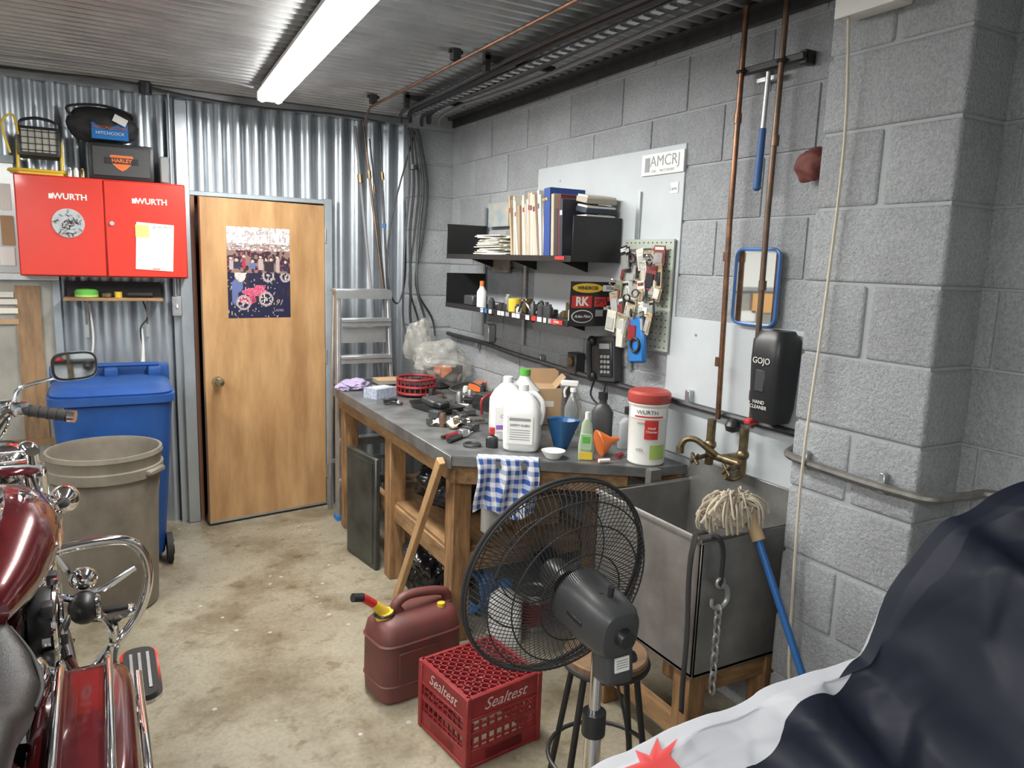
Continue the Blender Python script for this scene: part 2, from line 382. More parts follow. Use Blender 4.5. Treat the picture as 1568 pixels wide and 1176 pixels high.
# ------------------------------------------------------------------ door
b=B('trim_door_frame')
fr=pm('door_frame_grey',(0.33,0.38,0.42),0.45,0.3,var=0.2)
b.bb((0.425,4.955,0),(0.50,5.10,2.60),galv,bev=0.006); b.bb((0.39,5.0,0),(0.425,5.04,2.6),galv)
b.bb((0.495,4.99,0),(0.525,5.12,2.07),pm('door_jamb_brown',(0.24,0.10,0.05),0.6))
b.bb((1.315,4.965,0),(1.365,5.12,2.09),fr,bev=0.004); b.bb((0.495,4.985,2.055),(1.365,5.12,2.085),fr,bev=0.004)
b.done()
DM=T(1.31,4.985,0)@RZ(9)
b=B('door_1',DM)
b.bb((-0.785,-0.02,0.02),(0,0.02,2.045),doorw,bev=0.003)
b.bb((-0.785,-0.022,0.015),(0,-0.02,0.03),alu)
for z in(0.25,1.05,1.85): b.cyl((0.004,-0.024,z-0.045),(0.004,-0.024,z+0.045),0.006,alu,n=10)
for yy,dd in((-0.02,-1),(0.02,1)):
    b.lathe([(0.032,0),(0.032,0.006),(0.014,0.01),(0.012,0.03),(0.026,0.04),(0.03,0.055),(0.024,0.068),(0.001,0.072)],pm('knob_brass',(0.5,0.42,0.28),0.25,0.95),c=(-0.715,yy,0.93),axis=(0,dd,0))
b.done()
b=B('poster',DM@faceY(-0.437,-0.0215,1.60))
W,Hh=0.395,0.56
b.box((0,0,-0.0004),(W,Hh,0.0008),pm('poster_navy',(0.014,0.016,0.045),0.35))
pc_=[pm('pp%d'%i,c,0.4) for i,c in enumerate([(0.014,0.016,0.045),(0.03,0.03,0.06),(0.45,0.07,0.14),(0.62,0.20,0.26),(0.60,0.40,0.32),(0.60,0.58,0.58),(0.10,0.13,0.28),(0.22,0.14,0.12),(0.03,0.02,0.03),(0.36,0.30,0.29),(0.30,0.03,0.07)])]
NX,NY=64,90
def pcell(x,y):
    nzv=noise.noise(Vector((x*18,y*18,1.3))); n2=noise.noise(Vector((x*45,y*45,5.1)))
    if y>0.82:
        return 5 if nzv+n2>-0.3 else 9
    if y>0.74:
        k=noise.noise(Vector((x*14,y*60,2))); return 9 if k>0.05 else (7 if k>-0.2 else 5)
    if 0.50<y<=0.74:
        for q in range(9):
            cx=0.06+q*0.108+0.025*math.sin(q*5.1); cy=0.655+0.028*math.sin(q*3.7)
            if (x-cx)**2+((y-cy)*1.4)**2<0.00055: return 4
            if (x-cx)**2+((y-cy-0.018)*1.4)**2<0.0009: return 8
            if abs(x-cx)<0.036+0.012*math.sin(q*2.3) and 0.53+0.02*math.sin(q*7)<y<cy-0.02: return [9,1,10,6,9,8,8,9,1][q]
        return 7 if nzv>0.0 else (10 if n2>0.3 else 8)
    def inel(cx,cy,rx,ry): return ((x-cx)/rx)**2+((y-cy)/ry)**2<1
    for cx,cy,r in((0.64,0.47,0.085),(0.92,0.46,0.07),(0.60,0.21,0.10),(0.24,0.17,0.10)):
        d=math.hypot(x-cx,(y-cy)*1.4)
        if abs(d-r)<0.016: return 9
        if d<r*0.3: return 9
        if d<r and n2>0.28: return 5
    if inel(0.76,0.54,0.13,0.035) or inel(0.42,0.29,0.2,0.045) or inel(0.50,0.34,0.09,0.03): return 2 if n2<0.2 else 3
    if inel(0.20,0.50,0.09,0.10): return 5 if n2>0 else 4
    if inel(0.19,0.60,0.04,0.03): return 4
    if inel(0.15,0.36,0.09,0.08) or inel(0.11,0.25,0.05,0.11): return 6
    if inel(0.30,0.20,0.14,0.05): return 2 if n2>0 else 10
    if y<0.46 and n2>0.42 and x<0.8: return 9
    if nzv>0.25 and y>0.12: return 8
    return 0
for j in range(NY):
    for i in range(NX):
        c=pcell((i+.5)/NX,(j+.5)/NY)
        if c: 
            x0=-W/2+W*i/NX+0.0;y0=-Hh/2+Hh*j/NY
            b.add([(x0,y0,0.0006),(x0+W/NX,y0,0.0006),(x0+W/NX,y0+Hh/NY,0.0006),(x0,y0+Hh/NY,0.0006)],[(0,1,2,3)],pc_[c])
b.text('The Girls',0.042,pc_[7],T(-0.02,0.245,0.0012)@RZ(6),shear=0.35)
b.text('91',0.05,pc_[9],T(0.12,-0.185,0.0012),shear=0.4); b.text('LADIES',0.02,pc_[9],T(0.12,-0.235,0.0012))
b.done()
# ------------------------------------------------------------------ fluorescent fixture
def lamp(name,c,ang,L=2.44,energy=70):
    b=B(name,T(*c)@RZ(ang))
    w=pm('lamp_white_enamel',(0.8,0.8,0.78),0.35)
    b.bb((-0.045,-L/2,-0.055),(0.045,L/2,0.0),w,bev=0.006)
    b.bb((-0.068,-L/2,-0.058),(0.068,L/2,-0.05),w)
    for e in(-1,1): b.bb((-0.068,e*L/2-0.012,-0.10),(0.068,e*L/2+0.012,-0.05),w,bev=0.004)
    for s_ in(-1,1):
        b.cyl((s_*0.042,-L/2+0.01,-0.088),(s_*0.042,L/2-0.01,-0.088),0.019,tubeM,n=16)
    for yy in(-L/2+0.3,L/2-0.3): b.cyl((0,yy,0),(0,yy,0.02),0.01,dsteel,n=8)
    b.done()
    ld=bpy.data.lights.new(name+'_light','AREA'); ld.shape='RECTANGLE'; ld.size=0.2; ld.size_y=L; ld.energy=energy; ld.color=(1.0,0.98,0.935)
    lo=bpy.data.objects.new(name+'_glow',ld); bpy.context.collection.objects.link(lo); lo.matrix_world=T(c[0],c[1],c[2]-0.13)@RZ(ang)
    return lo
lamp('fluorescent_ceiling_light',(0.825,3.24,2.655),-2.5,energy=80)
lamp('fluorescent_ceiling_light',(-1.6,2.6,2.655),0,energy=74)  # unseen extra fixture, added off to the left for room light
lamp('fluorescent_ceiling_light',(-0.9,-0.9,2.655),0,energy=90)  # another added fixture, behind the camera, to light the room
# ------------------------------------------------------------------ ceiling services
b=B('copper_ceiling_pipe')
b.tube([(1.455,YF+0.1,2.60),(1.455,4.45,2.60),(1.47,4.55,2.58),(1.56,4.9,2.57)],0.008,copper,raw=True)
for y in(1.2,3.24,4.4):
    b.bb((1.435,y-0.02,2.61),(1.475,y+0.02,2.66),blackm,bev=0.003); b.cyl((1.42,y,2.648),(1.49,y,2.648),0.009,blackm,n=8)
b.done()
b=B('electrical_conduit_run')
for x,z,r,m in((1.64,2.605,0.011,dsteel),(1.70,2.615,0.015,blackp),(1.78,2.60,0.012,dsteel),(1.83,2.625,0.018,blackp),(1.90,2.61,0.01,grey)):
    pts=[(x+0.008*math.sin(y*3+x*9),y,z+0.006*math.sin(y*2.3+x*5)) for y in [YF+0.1+i*0.35 for i in range(20)]]
    pts=[p_ for p_ in pts if p_[1]<4.4]+[(x+0.03,4.5,z),(x+0.1,4.7,z-0.02)]
    b.tube(pts,r,m,k=3)
for i in range(60):
    y=0.4+i*0.068; b.bb((1.725,y,2.592),(1.765,y+0.03,2.598),alu)
b.bb((1.72,0.3,2.598),(1.77,4.5,2.606),dsteel)
for y in(0.8,2.0,3.19,4.2): b.bb((1.57,y-0.015,2.62),(1.95,y+0.015,2.645),blackm,bev=0.003); b.bb((1.575,y-0.015,2.57),(1.60,y+0.015,2.655),blackm)
b.done()
b=B('ceiling_cable')
b.tube([(-1.2,4.6,2.64),(-0.4,4.52,2.62),(0.0,4.5,2.63),(0.3,4.47,2.615),(0.6,4.45,2.635),(0.79,4.44,2.62)],0.007,grey)
b.tube([(-1.5,4.85,2.65),(-0.4,4.86,2.63),(0.1,4.9,2.65),(0.5,4.93,2.62),(0.9,4.9,2.60),(1.4,4.92,2.62),(1.7,4.9,2.6)],0.006,dsteel)
b.cyl((0.28,4.93,2.60),(0.28,4.93,2.66),0.035,dsteel,n=12)
b.done()
b=B('leaning_rods')
for p0,p1,r,m in(((1.56,4.93,2.60),(1.86,4.80,0.0),0.009,copperd),((1.68,4.95,2.60),(1.80,4.86,0.0),0.008,dsteel),((1.62,4.97,2.5),(1.87,4.90,0.0),0.006,dsteel),((1.52,4.97,2.57),(1.79,4.97,0.0),0.01,grey)):
    b.cyl(p0,p1,r,m,n=8)
    q=Vector(p0).lerp(Vector(p1),0.12); b.cyl(q,q+Vector((0.005,0,-0.05)),r*1.8,brass,n=8)
for i in range(3): q=Vector((1.68,4.95,2.6)).lerp(Vector((1.80,4.86,0)),0.25+0.2*i); b.cyl(q,q+Vector((0,0,-0.03)),0.013,bluep,n=8)
b.done()
b=B('hanging_cables')
for i in range(5):
    x=1.80+0.022*i
    b.tube([(x-0.02,4.73,2.56),(x,4.73,2.48),(x+0.02+0.01*i,4.75,2.2),(x+0.01*i,4.76,1.9),(x+0.03*(i%2)-0.02,4.74,1.55),(x-0.02+0.03*i,4.74,1.33),(x+0.03*i,4.72,1.2)],0.007+0.002*(i%2),blackp if i%3 else dsteel)
b.tube([(1.86,4.76,2.55),(1.72,4.8,2.0),(1.68,4.78,1.6),(1.74,4.76,1.42),(1.80,4.76,1.6),(1.80,4.78,2.1)],0.006,blackp)
b.cyl((1.84,4.74,2.3),(1.84,4.74,2.33),0.03,dsteel)
b.done()
# ------------------------------------------------------------------ red wall cabinet + things
b=B('red_wall_cabinet')
b.bb((-0.375,4.815,1.56),(0.46,5.035,2.10),red,bev=0.006)
b.bb((-0.372,4.798,1.565),(0.038,4.816,2.095),red,bev=0.005); b.bb((0.042,4.798,1.565),(0.457,4.816,2.095),red,bev=0.005)
for cx in(-0.14,0.26):
    b.text('WURTH',0.044,white,faceY(cx+0.02,4.7965,1.99),bold=0.0012); b.bb((cx-0.080,4.796,1.977),(cx-0.058,4.799,2.003),white)
b.cyl((-0.135,4.798,1.85),(-0.135,4.792,1.85),0.078,alu,n=28)
for i in range(60):
    a=ru(0,6.28);r_=ru(0,0.068); b.box((0,0,0),(0.02,0.012,0.004),[chrome,alu,dsteel][i%3],M=T(-0.135+r_*math.cos(a),4.790,1.85+r_*math.sin(a))@RX(ru(-30,30))@RY(ru(0,180)))
b.bb((0.19,4.794,1.605),(0.385,4.797,1.87),white,M=T(0.29,4.795,1.74)@RY(3)@T(-0.29,-4.795,-1.74))
b.bb((0.19,4.7925,1.79),(0.26,4.794,1.86),pm('sticky_note',(0.7,0.64,0.2),0.8))
b.text('@ WURTH',0.022,grey,faceY(0.33,4.793,1.85)); b.cyl((0.075,4.798,1.86),(0.075,4.788,1.86),0.012,alu); b.bb((0.27,4.793,1.61),(0.31,4.7945,1.615),red)
b.done()
b=B('work_light')
b.loft([(0,0.11,0.075,8),(0.012,0.11,0.075,8)],yellow,M=T(-0.25,4.90,2.10))
b.tube([(-0.37,4.84,2.12),(-0.13,4.84,2.12),(-0.13,4.97,2.12),(-0.37,4.97,2.12)],0.008,yellow,closed=True,k=4)
for x in(-0.35,-0.15): b.tube([(x,4.84,2.11),(x,4.86,2.2),(x,4.9,2.28)],0.008,yellow)
WL=T(-0.25,4.90,2.27)@RX(-6)
b.box((0,0,0),(0.20,0.10,0.16),blackp,M=WL,bev=0.015,seg=2)
b.box((0,-0.052,0),(0.165,0.006,0.12),pm('lamp_lens',(0.55,0.56,0.5),0.15,0.3),M=WL)
for i in range(6): b.cyl((-0.08+i*0.032,-0.06,-0.065),(-0.08+i*0.032,-0.06,0.065),0.002,blackm,n=6,M=WL)
for i in range(4): b.cyl((-0.09,-0.06,-0.05+i*0.033),(0.09,-0.06,-0.05+i*0.033),0.002,blackm,n=6,M=WL)
b.tube([(-0.33,4.9,2.33),(-0.33,4.9,2.38),(-0.25,4.9,2.40),(-0.17,4.9,2.38),(-0.17,4.9,2.33)],0.008,blackp)
b.tube([(-0.38,4.82,2.2),(-0.41,4.84,2.35),(-0.36,4.86,2.40),(-0.34,4.85,2.3)],0.006,yellow)
b.done()
b=B('bolt_jars')
for i,x in enumerate((-0.115,-0.085,-0.055)): b.lathe([(0.013,0),(0.013,0.035),(0.009,0.04),(0.009,0.048),(0.001,0.05)],[alu,white,brass][i],c=(x,4.83,2.10),n=14)
b.done()
b=B('speaker_case')
b.box((0.14,4.92,2.20),(0.33,0.17,0.20),blackp,bev=0.02,seg=2)
b.box((0.14,4.833,2.20),(0.29,0.01,0.16),darkgrey,bev=0.004)
b.prism([(-0.055,0.03),(0.055,0.03),(0.065,0),(0.02,-0.045),(0,-0.055),(-0.02,-0.045),(-0.065,0)],0,0.004,orange,M=faceY(0.14,4.828,2.205))
b.box((0.14,4.824,2.205),(0.165,0.004,0.032),blackm); b.text('HARLEY',0.028,orange,faceY(0.14,4.8215,2.205),bold=0.001)
b.box((0.36,4.92,2.18),(0.05,0.1,0.15),grey,bev=0.008); b.done()
def blob(b,c,r,mat,amp=0.12,fr_=3.0,n=40,m=28,seed=0,flat=None,M=None,cr=0.0,fine=0.45):
    def fn(u,v):
        a=2*math.pi*u; t=math.pi*(0.001+0.998*v)
        d=Vector((math.cos(a)*math.sin(t),math.sin(a)*math.sin(t),-math.cos(t)))
        q=d*fr_+Vector((seed,seed*0.7,0))
        k=1+amp*noise.noise(q*0.7)*1.3
        if cr:
            ds=noise.voronoi(q*0.9)[0]; ds2=noise.voronoi(q*2.0+Vector((3,1,2)))[0]
            k+=cr*(min(0.8,ds[1]-ds[0])*-0.6+0.2)+cr*fine*(min(0.8,ds2[1]-ds2[0])*-0.6+0.2)
        x,y,z=c[0]+d.x*r[0]*k,c[1]+d.y*r[1]*k,c[2]+d.z*r[2]*k
        if flat is not None: z=max(z,flat)
        return (x,y,z)
    b.grid(fn,n,m,mat,closeu=True,M=M)
b=B('black_tote_bag'); blob(b,(0.06,4.92,2.395),(0.17,0.07,0.10),blackm,amp=0.12,fr_=2,flat=2.302,seed=3,cr=0.2,n=60,m=40)
b.box((0.09,4.85,2.36),(0.18,0.012,0.09),bluep,M=T(0.09,4.85,2.36)@RX(-12)@T(-0.09,-4.85,-2.36)); b.text('MOTORCLOTHES',0.021,orange,T(0.09,4.842,2.38)@RX(78)); b.text('HITCHCOCK',0.024,white,T(0.09,4.839,2.35)@RX(78))
b.box((0.14,4.84,2.425),(0.07,0.01,0.04),white,M=T(0.14,4.85,2.42)@RY(25)@T(-0.14,-4.85,-2.42))
b.tube([(-0.08,4.9,2.42),(-0.11,4.9,2.48),(0.05,4.9,2.505),(0.2,4.9,2.47),(0.2,4.9,2.42)],0.007,blackm); b.done()
b=B('wall_parts_shelf')
b.bb((-0.185,4.82,1.425),(0.32,5.03,1.442),woodh,bev=0.002)
for x in(-0.08,0.24): b.bb((x-0.01,5.0,1.2),(x+0.01,5.03,1.425),alu); b.tube([(x,4.87,1.42),(x,4.95,1.38),(x,5.0,1.28)],0.006,alu)
b.bb((-0.17,4.98,1.44),(0.32,5.0,1.53),blackm); b.done()
b=B('tin_of_compound'); b.lathe([(0.055,0),(0.06,0.004),(0.06,0.035),(0.055,0.04),(0.05,0.045),(0.001,0.05)],green,c=(-0.07,4.9,1.442)); b.cyl((-0.07,4.9,1.445),(-0.07,4.9,1.458),0.0605,lime,n=24); b.done()
b=B('shelf_small_parts')
b.box((0.03,4.9,1.456),(0.05,0.05,0.028),brass,bev=0.005); b.cyl((0.09,4.9,1.442),(0.09,4.9,1.475),0.02,yellow); b.cyl((0.14,4.9,1.46),(0.27,4.88,1.46),0.018,blackp); b.lathe([(0.03,0),(0.035,0.03),(0.0,0.03)],dsteel,c=(0.2,4.93,1.442)); b.done()
b=B('hanging_cable_ties')
b.tube([(0.22,5.0,1.42),(0.24,4.98,1.32),(0.20,4.99,1.25),(0.21,4.99,1.12)],0.004,blackp); b.tube([(0.21,4.99,1.25),(0.21,4.985,1.14),(0.205,4.99,1.05)],lambda t:0.004+0.008*t,white)
b.tube([(-0.06,5.0,1.40),(-0.05,4.985,1.2),(-0.07,4.99,1.05)],0.006,white); b.done()
b=B('light_switch_box'); b.bb((0.375,4.93,1.33),(0.43,4.965,1.45),alu,bev=0.004); b.bb((0.382,4.926,1.345),(0.423,4.931,1.435),grey); b.bb((0.398,4.918,1.38),(0.407,4.927,1.40),white); b.cyl((0.40,4.95,1.45),(0.40,4.95,2.62),0.009,galv,n=10); b.done()
b=B('window_1')
wf=pm('window_wood',(0.33,0.20,0.10),0.6,0,col2=(0.18,0.11,0.06),vscale=5,stretch=(5,5,1))
b.bb((-1.5,4.99,0.60),(-0.22,5.03,1.545),pm('dusty_pane',(0.38,0.37,0.33),0.3,0.2,var=0.3,vscale=4))
b.bb((-0.42,4.975,0.60),(-0.30,4.995,1.50),wf); b.bb((-0.24,4.96,0.55),(-0.20,5.03,1.56),fr,bev=0.003)
b.bb((-1.5,4.955,1.53),(-0.20,5.03,1.57),alu,bev=0.003); b.bb((-1.5,4.96,0.58),(-0.2,5.03,0.62),wf)
b.bb((-1.5,4.98,1.57),(-0.385,5.03,2.17),pm('window_glass_grey',(0.45,0.47,0.47),0.2,0.3)); b.bb((-1.5,4.96,2.16),(-0.38,5.03,2.20),fr)
for x,z,w,h in((-0.43,1.98,0.05,0.14),(-0.43,1.80,0.06,0.16),(-0.44,1.66,0.07,0.1),(-0.47,1.45,0.09,0.03),(-0.46,1.41,0.1,0.03),(-0.46,1.36,0.1,0.03),(-0.46,1.3,0.1,0.03)):
    b.box((x,4.974,z),(w,0.004,h),[paper,white,card][int(R()*3)])
b.box((-1.1,4.972,1.72),(0.5,0.004,0.34),white); b.box((-1.2,4.972,1.42),(0.3,0.004,0.18),pm('amber_mirror_card',(0.62,0.36,0.14),0.6)); b.box((-1.0,4.972,1.3),(0.2,0.004,0.1),white)  # unseen cards, added to put white and amber in the mirror's reflection
b.done()
# ------------------------------------------------------------------ bins
b=B('blue_wheeled_bin',T(0.03,4.53,0)@S(1,1,0.965))
b.loft([(0.06,0.22,0.20,7),(0.10,0.225,0.205,7),(0.95,0.285,0.26,7),(0.96,0.30,0.275,7),(1.0,0.30,0.275,7)],blue)
b.loft([(0,0.285,0.25,6),(0.02,0.29,0.255,6),(0.045,0.25,0.21,6),(0.05,0.2,0.15,5)],blue,M=T(0,0,1.0)@RX(2))
b.box((0,0.24,1.05),(0.60,0.05,0.12),blue,bev=0.015,seg=2)
for x in(-0.22,0.0,0.22): b.box((x,0.17,1.075),(0.07,0.12,0.06),blue,bev=0.012,seg=2)
b.tube([(-0.24,0.22,1.08),(-0.24,0.16,1.115),(0.24,0.16,1.115),(0.24,0.22,1.08)],0.014,blue,raw=True)
for x in(-0.18,-0.06,0.06,0.18): b.box((x,-0.245,0.6),(0.012,0.03,0.5),blue,M=RX(-4))
b.cyl((-0.22,0,0.10),(0.22,0,0.10),0.01,dsteel)
for s_ in(-1,1):
    b.cyl((s_*0.225,-0.17,0.088),(s_*0.255,-0.17,0.088),0.085,rubber,n=24); b.cyl((s_*0.254,-0.17,0.088),(s_*0.262,-0.17,0.088),0.045,blackp,n=20)
b.box((0.0,-0.1,0.03),(0.3,0.1,0.06),blue)
b.done()
b=B('grey_trash_barrel',T(-0.02,3.93,0))
b.lathe([(0.195,0),(0.205,0.01),(0.225,0.55),(0.232,0.60),(0.232,0.66),(0.25,0.665),(0.252,0.71),(0.242,0.715),(0.246,0.755),(0.252,0.765),(0.248,0.785),(0.236,0.785),(0.228,0.76),(0.215,0.50),(0.001,0.48)],greyb,n=40)
for a in(0,180): b.box((0.245,0,0.69),(0.05,0.12,0.03),greyb,M=RZ(a-35),bev=0.008)
b.done()
# ------------------------------------------------------------------ stepladder
b=B('aluminium_stepladder')
def rail(p0,p1,w,d,m):
    p0=Vector(p0);p1=Vector(p1); F=frame(p1-p0,p0,up=(0,1,0)); L=(p1-p0).length
    b.box((0,0,L/2),(w,d,L),m,M=F,bev=0.003); b.box((0,0,L/2),(w*0.4,d*1.25,L),m,M=F)
for s_ in(-1,1):
    rail((1.51+s_*0.20,4.66,0.0),(1.49+s_*0.165,4.71,1.50),0.025,0.055,alu)
    rail((1.51+s_*0.20,4.88,0.0),(1.49+s_*0.165,4.79,1.48),0.02,0.035,alu)
    b.box((1.51+s_*0.20,4.66,0.015),(0.04,0.08,0.03),bluep if s_<0 else blackp)
for i,z in enumerate((0.27,0.54,0.81,1.08,1.32)):
    k=1-z/1.5*0.17; b.box((1.50,4.655+0.03*z/1.5,z),(0.385*k,0.085,0.022),alu,bev=0.003); b.box((1.50,4.615+0.03*z,z-0.02),(0.385*k,0.006,0.04),alu)
for z in(0.35,0.9): b.box((1.50,4.86-z*0.05,z),(0.38,0.02,0.025),alu)
b.box((1.49,4.74,1.505),(0.37,0.14,0.022),alu,bev=0.005); b.box((1.49,4.67,1.48),(0.37,0.006,0.05),alu)
b.box((1.49,4.70,1.22),(0.30,0.02,0.10),alu)
b.done()
# ------------------------------------------------------------------ workbench
b=B('workbench')
pl=[(1.27,4.60),(1.27,2.77),(1.95,2.31),(2.135,2.29),(2.135,4.60)]
b.prism(pl,0.862,0.90,zinc)
b.bb((1.262,2.78,0.845),(1.272,4.60,0.902),zinc,bev=0.002)
dv=Vector((0.68,-0.46,0)).normalized()
Me=Matrix.Identity(4); nv=Vector((0,0,1)).cross(dv)
for i in range(3): Me[i][0]=dv[i];Me[i][1]=nv[i];Me[i][2]=(0,0,1)[i]
Me[0][3]=1.29;Me[1][3]=2.80
b.box((0.37,0.03,0.815),(0.74,0.038,0.09),woodh,M=Me,bev=0.003); b.box((0.40,-0.026,0.885),(0.82,0.006,0.03),zinc,M=Me)
b.bb((1.29,2.80,0.77),(1.33,4.58,0.86),woody,bev=0.003); b.bb((2.09,2.3,0.77),(2.13,4.58,0.86),woody)
for x,y in((1.34,3.66),(1.34,4.5),(1.36,2.90),(2.05,3.6),(2.05,4.5),(1.92,2.50),(2.05,2.8)):
    b.bb((x-0.045,y-0.045,0),(x+0.045,y+0.045,0.86),wood,bev=0.004)
b.bb((1.32,2.9,0.33),(1.36,4.5,0.42),woody,bev=0.003); b.bb((1.33,2.9,0.42),(2.08,3.62,0.435),woody); b.bb((1.36,2.86,0.33),(2.05,2.9,0.42),woodh)
b.bb((1.36,2.92,0.60),(1.95,2.94,0.62),woodh)
b.bb((1.93,2.275,0.60),(1.985,2.31,0.90),steel)
b.done()
b=B('leaning_plank'); p0=Vector((1.235,3.36,0.0)); p1=Vector((1.235,2.82,0.87)); F=frame(p1-p0,p0,up=(1,0,0)); L_=(p1-p0).length
b.box((0,0,L_/2+0.01),(0.042,0.03,L_),pm('pine',(0.52,0.32,0.15),0.55,0,var=0.3,vscale=5,stretch=(4,4,1)),M=F,bev=0.003); b.done()
b=B('leaning_metal_panel',T(1.262,3.95,0)@RZ(9)); dk=pm('cabinet_dark_green',(0.03,0.032,0.03),0.4,0.3,col2=(0.075,0.08,0.068),vscale=6)
b.bb((-0.03,-0.19,0.0),(0.0,0.17,0.64),dk,bev=0.006); b.bb((-0.036,-0.16,0.03),(-0.03,0.14,0.61),dk); b.done()
b=B('garbage_bag'); blob(b,(1.58,3.42,0.57),(0.17,0.17,0.14),gbag,amp=0.25,fr_=3.0,seed=2,flat=0.437,n=90,m=60,cr=0.35); b.done()
b=B('black_refuse_sack'); blob(b,(1.47,3.42,0.15),(0.15,0.16,0.18),gbag,amp=0.2,fr_=3.0,seed=5,flat=0.003,n=90,m=60,cr=0.35); b.done()
b=B('storage_carton'); b.box((1.68,4.05,0.20),(0.35,0.3,0.4),card,bev=0.004); b.box((1.68,4.05,0.401),(0.34,0.05,0.002),paper); b.done()
b=B('parts_carton'); b.box((1.84,3.09,0.537),(0.24,0.22,0.2),card,bev=0.004); b.box((1.84,3.09,0.638),(0.24,0.05,0.002),paper); b.done()
b=B('grey_pail'); b.lathe([(0.12,0),(0.14,0.25),(0.148,0.26),(0.14,0.27),(0.13,0.26),(0.11,0.02),(0.001,0.02)],grey,c=(1.80,3.42,0)); b.tube([(1.66,3.42,0.25),(1.80,3.30,0.18),(1.94,3.42,0.25)],0.004,alu); b.done()
b=B('blue_hose_coil')
for i in range(4): b.ring((1.50+0.022*i,3.08,0.135),0.11+0.004*i,0.012,bluep,axis=(1,0.3,0),n=28)
b.done()
b=B('bottle_under_bench'); b.loft([(0,0.05,0.035,4),(0.17,0.05,0.035,4),(0.2,0.02,0.02,2),(0.24,0.015,0.015,2)],white,M=T(1.60,3.03,0.437)); b.cyl((1.60,3.03,0.677),(1.60,3.03,0.70),0.018,redb); b.done()
b=B('paint_can'); b.lathe([(0.08,0),(0.085,0.005),(0.085,0.17),(0.08,0.18),(0.075,0.17),(0.001,0.17)],alu,c=(1.75,2.85,0)); b.cyl((1.75,2.85,0.03),(1.75,2.85,0.14),0.086,redp,n=24); b.done()
b=B('jerry_bottle'); b.loft([(0,0.08,0.06,4),(0.2,0.08,0.06,4),(0.25,0.03,0.03,2),(0.27,0.03,0.03,2)],jugm,M=T(1.55,2.78,0)@RZ(-30)); b.cyl((1.55,2.78,0.27),(1.55,2.78,0.29),0.035,bluep); b.done()
b=B('checked_cloth'); ck=checkmat()
def cf(u,v):
    x=0.10+0.26*u; z=0.875-0.24*v+(0.02 if v>0.8 else 0)*math.sin(u*7)
    off=-0.045-0.012*math.sin(u*14+v*3)-0.007*math.sin(u*31)
    if v<0.12: return tuple(Me@Vector((x,0.02-0.07*v/0.12,0.906)))
    return tuple(Me@Vector((x+0.01*math.sin(v*5),off,z+0.03)))
b.grid(cf,40,30,ck); b.done()
# ------------------------------------------------------------------ sink
b=B('stainless_laundry_sink')
x0,x1,y0,y1,zb,zt=1.66,2.135,1.685,2.265,0.37,0.85
th=0.012
b.bb((x0,y0,zb),(x0+th,y1,zt),steel,bev=0.003); b.bb((x1-th,y0,zb),(x1,y1,zt+0.10),steel,bev=0.003)
b.bb((x0,y0,zb),(x1,y0+th,zt),steel,bev=0.003); b.bb((x0,y1-th,zb),(x1,y1,zt),steel,bev=0.003); b.bb((x0,y0,zb),(x1,y1,zb+0.012),steel)
b.tube([(x0,y0,zt),(x1,y0,zt),(x1,y1,zt),(x0,y1,zt)],0.011,steel,closed=True,raw=True)
b.cyl((1.9,1.97,zb+0.012),(1.9,1.97,zb+0.018),0.04,chrome); b.cyl((1.9,1.97,zb-0.12),(1.9,1.97,zb),0.022,dsteel)
for x in(x0+0.05,x1-0.06):
    for y in(y0+0.06,y1-0.06): b.bb((x-0.04,y-0.04,0),(x+0.04,y+0.04,zb),wood,bev=0.004)
b.bb((x0+0.02,y0+0.1,0.10),(x0+0.055,y1-0.1,0.17),woody); b.bb((x0+0.08,y0+0.03,zb-0.09),(x1-0.1,y0+0.06,zb),woodh); b.bb((x0+0.08,y0+0.05,0.02),(x1-0.1,y0+0.08,0.08),woodh)
b.done()
b=B('wall_faucet')
b.cyl((2.07,1.93,1.00),(2.07,2.10,1.00),0.015,brass); b.cyl((2.136,2.02,1.0),(2.07,2.02,1.0),0.02,brass)
b.tube([(2.07,2.05,1.0),(2.04,2.08,1.03),(2.01,2.12,1.06),(1.985,2.15,1.055),(1.975,2.165,1.02)],0.012,brass); b.cyl((1.975,2.165,1.025),(1.975,2.165,1.0),0.016,brass)
for y in(1.93,2.10):
    b.cyl((2.07,y,0.96),(2.07,y,1.14),0.017,brass); b.ell((2.07,y,1.04),(0.024,0.024,0.022),brass); b.cyl((2.07,y,1.0),(2.0,y,0.99),0.009,brass)
    for a in(0,90): b.tube([Vector((1.995,y,0.99))+Vector((0,math.cos(math.radians(a+45)),math.sin(math.radians(a+45))))*k for k in(-0.026,0,0.026)],0.007,brass)
b.tube([(2.07,1.93,0.96),(2.03,1.93,0.95),(2.0,1.94,0.96)],0.01,brass)
b.lathe([(0.001,-0.03),(0.025,-0.02),(0.03,0),(0.02,0.02),(0.001,0.03)],blackp,c=(2.10,2.02,1.13)); b.done()
b=B('vertical_copper_pipes')
b.tube([(2.08,2.10,ZC-0.025),(2.08,2.10,1.9),(2.085,2.085,1.145)],0.0105,copper,raw=True,n=10); b.tube([(2.08,1.915,ZC-0.025),(2.08,1.92,1.9),(2.085,1.915,1.145)],0.0105,copperd,raw=True,n=10)
for z in(2.25,1.75,1.35): b.cyl((2.08,2.10,z),(2.08,2.10,z+0.035),0.014,copper); b.cyl((2.08,1.915,z-0.1),(2.08,1.915,z-0.065),0.014,copperd)
b.bb((2.085,1.83,2.42),(2.11,2.12,2.445),blackg,bev=0.003); b.bb((2.10,1.83,2.41),(2.148,1.86,2.455),blackg,bev=0.003); b.ring((2.08,2.10,2.43),0.016,0.005,blackg); b.ring((2.08,1.915,2.43),0.016,0.005,blackg); b.done()
b=B('hanging_squeegee')
